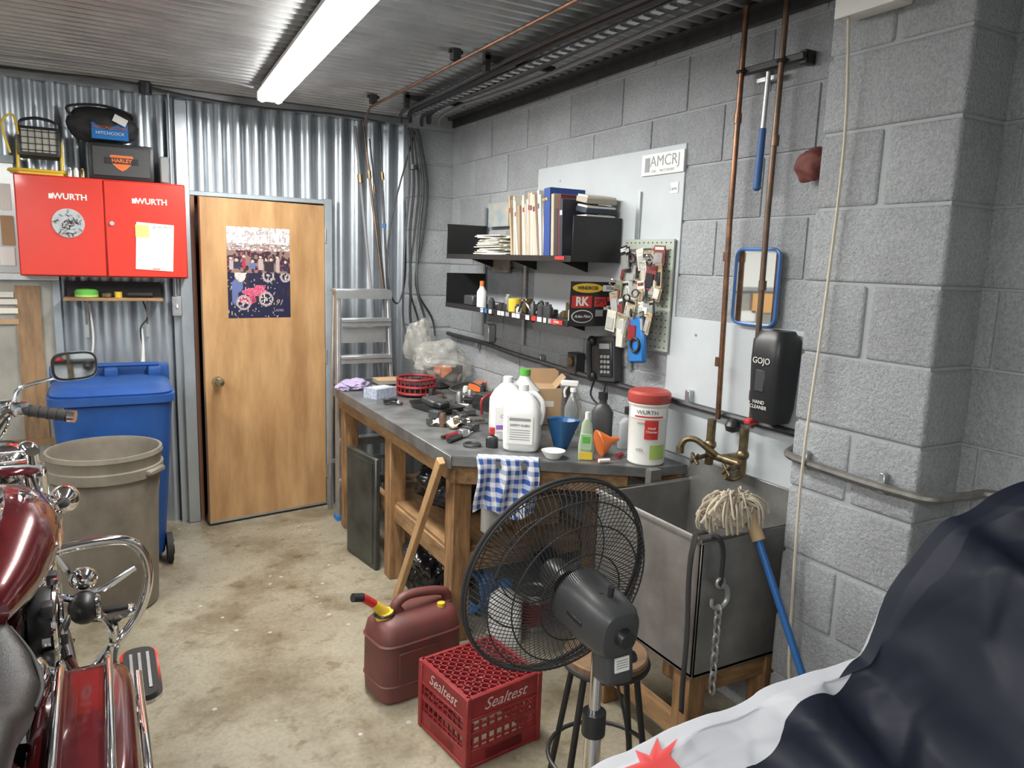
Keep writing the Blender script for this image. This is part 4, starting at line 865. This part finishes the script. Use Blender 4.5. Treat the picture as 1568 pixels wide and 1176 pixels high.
# ------------------------------------------------------------------ milk crate
b=B('milk_crate',T(1.145,2.225,0)@RZ(8))
w=0.152; h=0.27
for a in range(4):
    Mr=RZ(90*a)
    b.box((0,-w,0.035),(2*w,0.012,0.07),redp,M=Mr,bev=0.002); b.box((0,-w,h-0.045),(2*w,0.012,0.09),redp,M=Mr,bev=0.002)
    b.box((0,-w,0.5*h-0.01),(2*w,0.014,0.022),redp,M=Mr,bev=0.002)
    b.box((-w,-w,h/2),(0.024,0.024,h),redp,M=Mr,bev=0.004)
    for i in range(9): b.box((-0.13+i*0.0325,-w,h*0.42),(0.007,0.008,h*0.4),redp,M=Mr)
    for z in(0.085,0.155): b.box((0,-w,z),(2*w,0.008,0.006),redp,M=Mr)
    for z in(0.012,h-0.008,h-0.085): b.box((0,-w-0.005,z),(2*w+0.01,0.01,0.012),redp,M=Mr,bev=0.002)
    b.text('Sealtest',0.058,pm('crate_print',(0.58,0.42,0.41),0.6),Mr@faceY(0.0,-w-0.0075,h-0.046),shear=0.4)
    if a in(0,3): b.box((0,-w-0.004,0.036),(0.16,0.004,0.04),redp,M=Mr)
for i in range(-7,8):
    c=i*0.040
    for s_ in(-1,1):
        a0=max(-w,c-w); a1=min(w,c+w)
        if a1-a0<0.02: continue
        p0=Vector((a0,s_*(c-a0),h-0.006));p1=Vector((a1,s_*(c-a1),h-0.006))
        F=frame(p1-p0,p0); L_=(p1-p0).length; b.box((0,0,L_/2),(0.007,0.010,L_),redp,M=F)
b.done()
# ------------------------------------------------------------------ stool
b=B('round_stool',T(1.31,1.70,0))
b.lathe([(0.125,0.52),(0.13,0.525),(0.13,0.545),(0.125,0.55),(0.001,0.55)],pm('stool_wood',(0.26,0.155,0.08),0.45,0,col2=(0.14,0.08,0.045),vscale=5,stretch=(1,6,6)),n=36); b.ring((0,0,0.52),0.128,0.010,blackm,n=36)
for a in(20,110,200,290):
    ca,sa=math.cos(math.radians(a)),math.sin(math.radians(a)); b.cyl((0.11*ca,0.11*sa,0.52),(0.20*ca,0.20*sa,0.0),0.010,blackg,n=10)
b.ring((0,0,0.2),0.165,0.007,blackg,n=36); b.done()
# ------------------------------------------------------------------ pedestal fan
pole=Vector((1.03,1.37,0)); fc=Vector((1.017,1.55,0.91))
ax=Vector((-0.02,1.0,0.14)).normalized(); F=frame(ax,fc)
b=B('pedestal_fan')
RF=0.275
b.lathe([(0.19,0),(0.195,0.01),(0.18,0.025),(0.05,0.04),(0.03,0.06),(0.001,0.06)],blackp,c=(pole.x,pole.y,0),n=40)
b.cyl(pole+Vector((0,0,0.04)),pole+Vector((0,0,0.60)),0.021,chrome,n=20); b.cyl(pole+Vector((0,0,0.56)),pole+Vector((0,0,0.62)),0.03,blackp,n=20); b.cyl(pole+Vector((0,0,0.6)),pole+Vector((0,0,0.80)),0.015,chrome)
b.ring((0,0,0),RF,0.006,blackm,M=F,n=64,m=8); b.ring((0,0,-0.014),RF,0.004,blackm,M=F,n=64,m=6)
for i in range(104):
    a=2*math.pi*i/104
    def P(r,z,da): return (r*math.cos(a+da),r*math.sin(a+da),z)
    b.tube([P(0.05,-0.105,-0.55),P(0.11,-0.112,-0.38),P(0.19,-0.095,-0.18),P(0.25,-0.055,-0.04),P(RF,-0.01,0)],0.0014,blackm,n=4,k=2,M=F)
    b.tube([P(0.045,0.075,0),P(0.12,0.078,0.1),P(0.2,0.065,0.2),P(0.255,0.03,0.25),P(RF,0.0,0.27)],0.0013,blackm,n=4,k=2,M=F)
for r_,z in((0.05,-0.106),(0.12,-0.112),(0.19,-0.096),(0.24,-0.064)): b.ring((0,0,z),r_,0.0022,blackm,M=F,n=48,m=5)
for r_,z in((0.045,0.075),(0.13,0.078),(0.2,0.065)): b.ring((0,0,z),r_,0.0022,blackm,M=F,n=48,m=5)
b.lathe([(0.045,0.07),(0.045,0.08),(0.001,0.083)],blackp,M=F)
blade=pm('fan_blade_smoked',(0.10,0.10,0.11),0.25,0.0,alpha=0.28)
for k in range(3):
    a0=k*2.094+0.4
    def bf(u,v):
        r_=0.035+0.205*v; wd=0.35+0.55*math.sin(min(1,v*1.15)*math.pi*0.62); a=a0+(u-0.5)*wd*1.25-0.25*v
        return (r_*math.cos(a),r_*math.sin(a),-0.02+(u-0.5)*0.055*(1-0.3*v))
    b.grid(bf,10,12,blade,M=F)
b.lathe([(0.001,-0.05),(0.04,-0.05),(0.04,0.02),(0.03,0.035),(0.001,0.04)],blackp,M=F)
b.loft([(-0.285,0.030,0.035,3),(-0.28,0.05,0.056,3),(-0.26,0.060,0.066,3),(-0.20,0.066,0.072,3),(-0.14,0.070,0.076,2.5),(-0.118,0.08,0.08,2),(-0.105,0.08,0.08,2)],darkgrey,M=F,n=36)
for i in range(14): a=i*0.4488; b.box((0.062*math.cos(a),0.066*math.sin(a),-0.17),(0.014,0.014,0.08),blackp,M=F,bev=0.002)
b.lathe([(0.020,-0.305),(0.022,-0.29),(0.026,-0.27)],blackp,M=F); b.cyl(F@Vector((0,0.06,-0.22)),F@Vector((0,0.095,-0.22)),0.008,blackp)
HB=T(pole.x+0.02,pole.y-0.03,0.815)@RX(-6)
b.box((0,0,0),(0.082,0.072,0.19),darkgrey,M=HB,bev=0.018,seg=3)
b.box((0,-0.038,-0.04),(0.042,0.003,0.036),white,M=HB)
for i in range(4): b.box((0,-0.0397,-0.03-i*0.006),(0.034,0.001,0.002),grey,M=HB)
b.lathe([(0.028,0),(0.028,0.012),(0.02,0.02),(0.001,0.022)],blackp,M=HB@T(0,-0.036,0.05)@RX(90)); b.lathe([(0.012,0.02),(0.012,0.03),(0.001,0.03)],darkgrey,M=HB@T(0,-0.036,0.05)@RX(90)); b.cyl((0.035,0.0,-0.05),(0.065,0,-0.05),0.015,blackp,M=HB)
b.box((0,0,0),(0.10,0.09,0.05),blackp,M=T(pole.x+0.01,pole.y,0.89),bev=0.012,seg=2)
b.tube([(pole.x+0.02,pole.y-0.06,0.72),(pole.x+0.07,pole.y-0.05,0.55),(pole.x+0.1,pole.y-0.02,0.3),(pole.x+0.07,pole.y,0.06),(pole.x+0.22,pole.y-0.1,0.008)],0.004,blackp)
b.done()
# ------------------------------------------------------------------ motorcycle
XM=-0.32
b=B('red_motorcycle',T(XM,0,0))
def wheel(y,r,w):
    b.ring((0,y,r),r-w*0.5,w*0.5,rubber,axis=(1,0,0),n=48,m=14); b.ring((0,y,r),r-w*1.0,0.014,chrome,axis=(1,0,0),n=40,m=8)
    b.cyl((-0.06,y,r),(0.06,y,r),0.03,chrome)
    for i in range(20):
        a=i*0.314; b.cyl((0.04*(-1)**i,y+0.03*math.cos(a),r+0.03*math.sin(a)),(0,y+(r-w)*math.cos(a+0.3),r+(r-w)*math.sin(a+0.3)),0.002,chrome,n=5)
    b.cyl((0.045,y,r),(0.05,y,r),0.12,dsteel,n=32)
wheel(3.24,0.31,0.11); wheel(1.62,0.31,0.14)
def fender(y,r,w,a0,a1):
    def fn(u,v):
        a=math.radians(a0+(a1-a0)*u); s_=(v-0.5)*2; rr_=r+0.05*(1-s_*s_)**0.5 if abs(s_)<1 else r
        return (s_*w,y+rr_*math.cos(a),0.31+rr_*math.sin(a))
    b.grid(fn,30,13,redmoto)
fender(3.24,0.31,0.085,20,170); fender(1.62,0.33,0.11,10,200)
for s_ in(-1,1):
    b.cyl((s_*0.1,3.24,0.31),(s_*0.1,3.02,0.70),0.028,chrome); b.cyl((s_*0.1,3.02,0.70),(s_*0.1,2.80,1.06),0.021,chrome); b.cyl((s_*0.1,2.95,0.82),(s_*0.1,2.85,0.98),0.033,chrome)
b.box((0,2.84,1.0),(0.25,0.07,0.04),chrome,bev=0.01,seg=2); b.box((0,2.90,0.88),(0.25,0.07,0.04),blackg,bev=0.01)
b.lathe([(0.03,-0.11),(0.07,-0.08),(0.092,-0.02),(0.095,0.02),(0.1,0.03),(0.085,0.04),(0.001,0.055)],chrome,c=(0,3.02,0.95),axis=(0,1,-0.1),n=32)
for dx,dz in((0.17,0.83),(-0.17,0.83)):
    b.lathe([(0.02,-0.05),(0.045,-0.02),(0.05,0.02),(0.04,0.03),(0.001,0.035)],chrome,c=(dx,2.99,dz),axis=(0,1,-0.1)); b.cyl((math.copysign(0.1,dx),2.95,dz),(dx,2.97,dz),0.01,chrome)
hb=T(-0.08,2.86,1.03)@RZ(22)
for s_ in(-1,1):
    b.tube([(0.02,-0.0,0.02),(s_*0.05,-0.0,0.05),(s_*0.08,-0.02,0.12),(s_*0.13,-0.02,0.155),(s_*0.21,-0.07,0.14)],0.0125,chrome,M=hb)
    b.cyl((s_*0.16,-0.04,0.152),(s_*0.265,-0.12,0.13),0.019,rubber,M=hb); b.cyl((s_*0.26,-0.116,0.131),(s_*0.277,-0.129,0.128),0.021,chrome,M=hb)
    for q in range(5): 
        c_=Vector((s_*0.16,-0.04,0.152)).lerp(Vector((s_*0.265,-0.12,0.13)),0.1+q*0.2); b.ring(c_,0.0195,0.002,blackm,axis=(s_*0.105,-0.08,-0.022),n=14,m=4,M=hb)
    b.box((s_*0.145,-0.03,0.158),(0.055,0.045,0.05),chrome,M=hb,bev=0.012,seg=2); b.box((s_*0.12,0.02,0.165),(0.05,0.05,0.035),chrome,M=hb,bev=0.01,seg=2)
    b.tube([(s_*0.13,0.02,0.16),(s_*0.19,0.0,0.15),(s_*0.27,-0.05,0.14)],0.007,chrome,M=hb)
    b.tube([(s_*0.14,0.0,0.17),(s_*0.16,0.0,0.22),(s_*0.24,-0.05,0.25),(s_*0.30,-0.06,0.27)],0.007,chrome,M=hb)
    for q,(dx,dy) in enumerate(((0.03,0.02),(0.05,0.0),(0.02,-0.01))):
        b.tube([(s_*0.13,0.0+dy,0.15),(s_*(0.08+dx),0.07,0.08-0.01*q),(s_*0.05,0.05,-0.05),(s_*0.03,-0.02,-0.18)],0.006,[blackp,chrome,blackp][q],M=hb)
    MM=hb@T(s_*0.31,-0.06,0.29)@RX(88)@RY(s_*12)
    b.loft([(-0.025,0.05,0.028,3),(-0.012,0.074,0.044,3.5),(0.0,0.082,0.050,3.5)],chrome,M=MM); b.loft([(0.0,0.080,0.048,3.5),(0.001,0.080,0.048,3.5)],blackp,M=MM); b.loft([(0.001,0.072,0.041,3.5),(0.003,0.072,0.041,3.5)],mirror,M=MM)
    b.ell((s_*0.20,0.10,-0.02),(0.035,0.045,0.035),chrome,M=hb); b.cyl((s_*0.08,0.03,0.0),(s_*0.20,0.08,-0.02),0.008,chrome,M=hb)
Ty=Matrix(((1,0,0,0),(0,0,1,0),(0,1,0,0),(0,0,0,1)))
b.loft([(2.06,0.03,0.02,2,0,0.83),(2.08,0.085,0.05,2.2,0,0.83),(2.20,0.135,0.085,2.4,0,0.85),(2.36,0.17,0.115,2.5,0,0.87),(2.50,0.178,0.125,2.5,0,0.885),(2.62,0.16,0.115,2.4,0,0.895),(2.71,0.12,0.085,2.2,0,0.90),(2.75,0.06,0.05,2,0,0.90),(2.76,0.01,0.01,2,0,0.90)],redmoto,M=Ty,n=40)
b.loft([(2.22,0.03,0.02,2.5,0,0.935),(2.26,0.05,0.035,2.5,0,0.955),(2.45,0.055,0.04,2.5,0,0.985),(2.58,0.05,0.03,2.5,0,0.985),(2.62,0.02,0.01,2,0,0.985)],chrome,M=Ty)
b.lathe([(0.055,0),(0.055,0.015),(0.045,0.02),(0.001,0.02)],blackp,c=(0,2.42,1.02),axis=(0,-0.2,1))
b.lathe([(0.028,0),(0.028,0.02),(0.001,0.025)],chrome,c=(0.10,2.52,0.985),axis=(0.4,0,1))
b.text('Harley',0.085,pm('tank_gold',(0.6,0.3,0.15),0.35,0.5),Matrix(((0,0,1,0.183),(1,0,0,2.45),(0,1,0,0.885),(0,0,0,1))),shear=0.3)
for s_ in(-1,1):
    b.tube([(0,2.80,0.92),(s_*0.06,2.80,0.7),(s_*0.10,2.78,0.4),(s_*0.12,2.65,0.2),(s_*0.12,2.1,0.18),(s_*0.11,1.9,0.25),(s_*0.10,1.62,0.31)],0.018,blackg)
    b.tube([(0,2.78,0.85),(0,2.4,0.76),(s_*0.08,2.05,0.70),(s_*0.11,1.85,0.6)],0.018,blackg)
b.box((0,2.42,0.36),(0.26,0.36,0.22),blackg,bev=0.05,seg=3); b.box((0,2.14,0.38),(0.26,0.22,0.22),dsteel,bev=0.04,seg=3)
b.lathe([(0.11,0),(0.11,0.03),(0.09,0.045),(0.001,0.05)],chrome,c=(0.13,2.42,0.37),axis=(1,0,0),n=32); b.box((0.15,2.20,0.36),(0.04,0.26,0.15),chrome,bev=0.02,seg=3)
for sy in(-1,1):
    A=T(0,2.40,0.42)@RX(-sy*22)
    for i in range(9): b.box((0,0,0.06+i*0.019),(0.17,0.155,0.009),dsteel if i%2 else blackg,M=A,bev=0.003)
    b.cyl((0,0,0.0),(0,0,0.25),0.06,blackg,M=A); b.box((0,0,0.27),(0.18,0.13,0.07),chrome,M=A,bev=0.02,seg=2)
    b.cyl((0.075,0.02,0.02),(0.075,0.02,0.24),0.011,chrome,M=A); b.cyl((0.09,-0.03,0.0),(0.09,-0.03,0.24),0.011,chrome,M=A)
b.lathe([(0.06,0),(0.095,0.005),(0.10,0.04),(0.09,0.07),(0.03,0.08),(0.001,0.08)],blackg,c=(0.09,2.42,0.64),axis=(1,0,0),n=32); b.ring((0.155,2.42,0.64),0.085,0.01,chrome,axis=(1,0,0))
b.cyl((0.17,2.42,0.64),(0.176,2.42,0.64),0.05,chrome,n=28)
for y0_ in(2.56,2.24): b.tube([(0.06,y0_,0.58),(0.15,y0_+0.05,0.52),(0.18,y0_-0.02,0.35),(0.18,y0_-0.3,0.24),(0.18,1.9,0.22)],0.024,chrome,k=6,n=12)
b.tube([(0.18,1.95,0.22),(0.19,1.25,0.22)],0.042,chrome,raw=True,n=20)
for i in range(26):
    y_=ru(2.25,2.85); z_=ru(0.35,0.78); x_=ru(0.10,0.17)
    if i%3==0: b.cyl((x_,y_,z_),(x_+0.02,y_,z_),0.014,chrome,n=6)
    elif i%3==1: b.tube([(x_,y_,z_),(x_+0.02,y_+0.05,z_+0.04),(x_,y_+0.1,z_-0.03),(0.05,y_+0.12,z_-0.1)],0.006,[blackp,chrome][i%2])
    else: b.box((x_,y_,z_),(0.03,0.05,0.04),[chrome,blackg,dsteel][i%3],bev=0.008,seg=2)
for s_ in(-1,1):
    b.tube([(s_*0.05,2.82,0.66),(s_*0.16,2.84,0.70),(s_*0.34,2.88,0.69),(s_*0.41,2.90,0.62),(s_*0.42,2.90,0.50),(s_*0.36,2.88,0.36),(s_*0.20,2.82,0.22),(s_*0.10,2.76,0.18)],0.018,chrome,k=8,n=12)
    b.tube([(s_*0.14,2.83,0.69),(s_*0.20,2.83,0.58),(s_*0.26,2.84,0.53),(s_*0.38,2.88,0.58)],0.011,chrome)
    b.tube([(s_*0.12,2.7,0.60),(s_*0.24,2.78,0.50),(s_*0.30,2.82,0.36),(s_*0.25,2.82,0.26)],0.013,chrome)
    b.loft([(0,0.06,0.03,4),(0.015,0.065,0.034,4),(0.022,0.055,0.028,4)],chrome,M=T(s_*0.31,2.82,0.44)@RX(8)); b.box((s_*0.31,2.82,0.466),(0.085,0.03,0.01),rubber,bev=0.003)
    FM=T(s_*0.375,2.60,0.30)@RX(5)
    b.prism(rr(0.12,0.32,0.05),0,0.014,chrome,M=FM); b.prism(rr(0.10,0.29,0.042),0.014,0.024,rubber,M=FM)
    for k_ in(-1,0,1): b.box((k_*0.026,0,0.026),(0.011,0.21,0.004),alu,M=FM,bev=0.001)
    b.tube([(s_*0.12,2.55,0.25),(s_*0.25,2.58,0.27),(s_*0.34,2.60,0.295)],0.014,chrome); b.tube([(s_*0.3,2.74,0.3),(s_*0.31,2.90,0.36),(s_*0.24,2.92,0.40)],0.009,chrome); b.ell((s_*0.3,2.91,0.38),(0.03,0.02,0.014),rubber)
    b.ell((s_*0.22,2.80,0.60),(0.045,0.045,0.04),chrome); b.ell((s_*0.22,2.74,0.52),(0.05,0.06,0.055),blackg); b.ring((s_*0.26,2.73,0.52),0.035,0.008,chrome,axis=(1,0,0))
    Mb=T(s_*0.235,1.84,0)
    b.loft([(0.24,0.085,0.27,4),(0.27,0.10,0.30,5),(0.50,0.11,0.32,5),(0.555,0.112,0.322,5)],redmoto,M=Mb,n=48); b.loft([(0.558,0.114,0.325,5),(0.60,0.112,0.32,5),(0.622,0.095,0.29,4.5),(0.627,0.08,0.27,4)],redmoto,M=Mb,n=48)
    b.loft([(0.553,0.114,0.325,5),(0.561,0.114,0.325,5)],chrome,M=Mb,n=48)
    for xx in(-0.055,0.055): b.tube([(xx,0.30,0.60),(xx,0.28,0.645),(xx,0.0,0.652),(xx,-0.28,0.645),(xx,-0.30,0.60)],0.011,chrome,M=Mb,n=10)
    b.tube([(0.11*s_,0.35,0.30),(0.125*s_,0.36,0.5),(0.125*s_,0.30,0.53),(0.13*s_,-0.28,0.53),(0.13*s_,-0.33,0.3)],0.011,chrome,M=Mb,n=10)
    b.tube([(0.09*s_,0.36,0.22),(0.0,0.37,0.5),(-0.04*s_,0.36,0.62)],0.011,chrome,M=Mb,n=10)
    b.box((0.116*s_,0.1,0.56),(0.01,0.06,0.05),chrome,M=Mb,bev=0.004)
b.loft([(1.20,0.05,0.03,2.5,0,0.75),(1.26,0.10,0.05,2.6,0,0.76),(1.50,0.125,0.065,2.8,0,0.755),(1.66,0.13,0.065,2.8,0,0.745),(1.76,0.145,0.055,2.6,0,0.715),(1.90,0.155,0.055,2.6,0,0.705),(2.00,0.13,0.055,2.6,0,0.73),(2.10,0.08,0.05,2.4,0,0.775),(2.15,0.04,0.03,2,0,0.815)],leather,M=Ty,n=36)
b.tube([(x,y,z) for x,y,z in((0.148,1.8,0.715),(0.156,1.9,0.715),(0.13,2.01,0.74),(0.08,2.1,0.78))],0.006,blackm)
b.box((0,1.9,0.60),(0.18,0.4,0.10),blackg,bev=0.03,seg=2); b.ell((0.13,2.1,0.56),(0.05,0.1,0.08),blackg); b.ell((0.13,2.08,0.64),(0.03,0.07,0.05),chrome)
b.tube([(-0.08,1.20,0.68),(-0.09,1.14,0.96),(0.0,1.12,1.0),(0.09,1.14,0.96),(0.08,1.20,0.68)],0.01,chrome)
b.cyl((-0.16,2.3,0.25),(-0.26,2.25,0.008),0.012,chrome)
b.ell((0,1.24,0.62),(0.06,0.03,0.04),redp)
b.done()
# ------------------------------------------------------------------ draped jacket (near right)
kx=[(0.42,0.84),(0.55,0.955),(0.64,1.01),(0.76,1.085),(0.85,1.125),(0.95,1.175),(1.01,1.30),(1.06,1.385),(1.16,1.435),(1.27,1.45),(1.40,1.38),(1.50,1.25)]
prof=[(0.16,0.0),(0.13,0.45),(0.08,0.80),(0.03,0.95),(0.0,1.0),(-0.06,0.985),(-0.18,0.93),(-0.32,0.84),(-0.42,0.68),(-0.48,0.45),(-0.52,0.0)]
def jfun(u,v):
    x=0.42+1.08*u; h=kx[-1][1]
    for i in range(len(kx)-1):
        if kx[i][0]<=x<=kx[i+1][0]:
            t=(x-kx[i][0])/(kx[i+1][0]-kx[i][0]); t=t*0.5+(t*t*(3-2*t))*0.5; h=kx[i][1]+(kx[i+1][1]-kx[i][1])*t; break
    yr=0.80-0.28*min(1,(x-0.6)/0.6) if x>0.6 else 0.80
    s_=v*(len(prof)-1); i=min(int(s_),len(prof)-2); t=s_-i; t=t*t*(3-2*t)*0.5+t*0.5
    dy=prof[i][0]+(prof[i+1][0]-prof[i][0])*t; zf=prof[i][1]+(prof[i+1][1]-prof[i][1])*t
    y=yr+dy; z=h*zf
    wv=Vector((x*2.5,y*2.5,z*2.0)); wob=noise.noise(wv)*1.2
    ph=(x*1.0+y*1.6-z*0.35)*17+wob*3.2
    f1=math.sin(ph); f1=math.copysign(abs(f1)**0.7,f1)
    ph2=(x*1.7-y*0.6+z*0.7)*14+noise.noise(wv*1.7+Vector((4,4,4)))*4.0
    f2=math.sin(ph2); f2=math.copysign(abs(f2)**0.7,f2)
    n3=noise.noise(Vector((x*9,y*9,z*9)))
    msk=min(1,max(0,0.5+0.9*noise.noise(wv*1.2+Vector((9,0,3)))))
    cre=noise.voronoi(Vector((x*6,y*6,z*5))+Vector((n3,n3,0))*0.6)[0]
    front=1 if dy<-0.02 else 0.35
    d=(0.026*f1*msk+0.024*f2*(1-msk)+0.010*n3-0.022*min(0.5,cre[1]-cre[0])+0.03*noise.noise(wv*0.9))*front
    k=min(1,z/0.3)
    return (x-d*0.5*k, y-d*(0.8 if dy<-0.02 else -0.6)*k, max(0.004,z+d*0.6*k-0.008*k))
b=B('draped_jacket')
jm=jacketmat(); redf=pm('red_applique',(0.50,0.03,0.03),0.6)
NU,NV=220,240
vs=[jfun(i/(NU-1),j/(NV-1)) for j in range(NV) for i in range(NU)]
fs=[(j*NU+i,j*NU+i+1,(j+1)*NU+i+1,(j+1)*NU+i) for j in range(NV-1) for i in range(NU-1)]
b.add(vs,fs,jm)
edge=[vs[j*NU+NU-1] for j in range(NV)]; b.add(edge,[tuple(range(NV))],jm); edge=[vs[j*NU] for j in range(NV)]; b.add(edge,[tuple(range(NV-1,-1,-1))],jm)
star=[]
for i in range(16):
    a=i*math.pi/8; r_=0.042 if i%2==0 else 0.022; star.append((r_*math.cos(a),r_*math.sin(a)))
def onj(x,y):
    best=None
    for j in range(60,NV,2):
        for i in range(0,NU,2):
            q=vs[j*NU+i]; dd=(q[0]-x)**2+(q[1]-y)**2
            if best is None or dd<best[0]: best=(dd,q[2])
    return best[1]
c=(0.655,0.725); pts=[(c[0]+p_[0],c[1]+p_[1]) for p_ in star]
b.add([(c[0],c[1],onj(*c)+0.008)]+[(p_[0],p_[1],onj(*p_)+0.008) for p_ in pts],[(0,i+1,(i+1)%16+1) for i in range(16)],redf)
b.done(ang=180)
# ------------------------------------------------------------------ world
w=bpy.data.worlds.new('world'); bpy.context.scene.world=w; w.use_nodes=True; w.node_tree.nodes['Background'].inputs[0].default_value=(0.6,0.65,0.7,1); w.node_tree.nodes['Background'].inputs[1].default_value=0.3
bpy.context.scene.view_settings.view_transform='Standard'
bpy.context.scene.view_settings.exposure=0.12
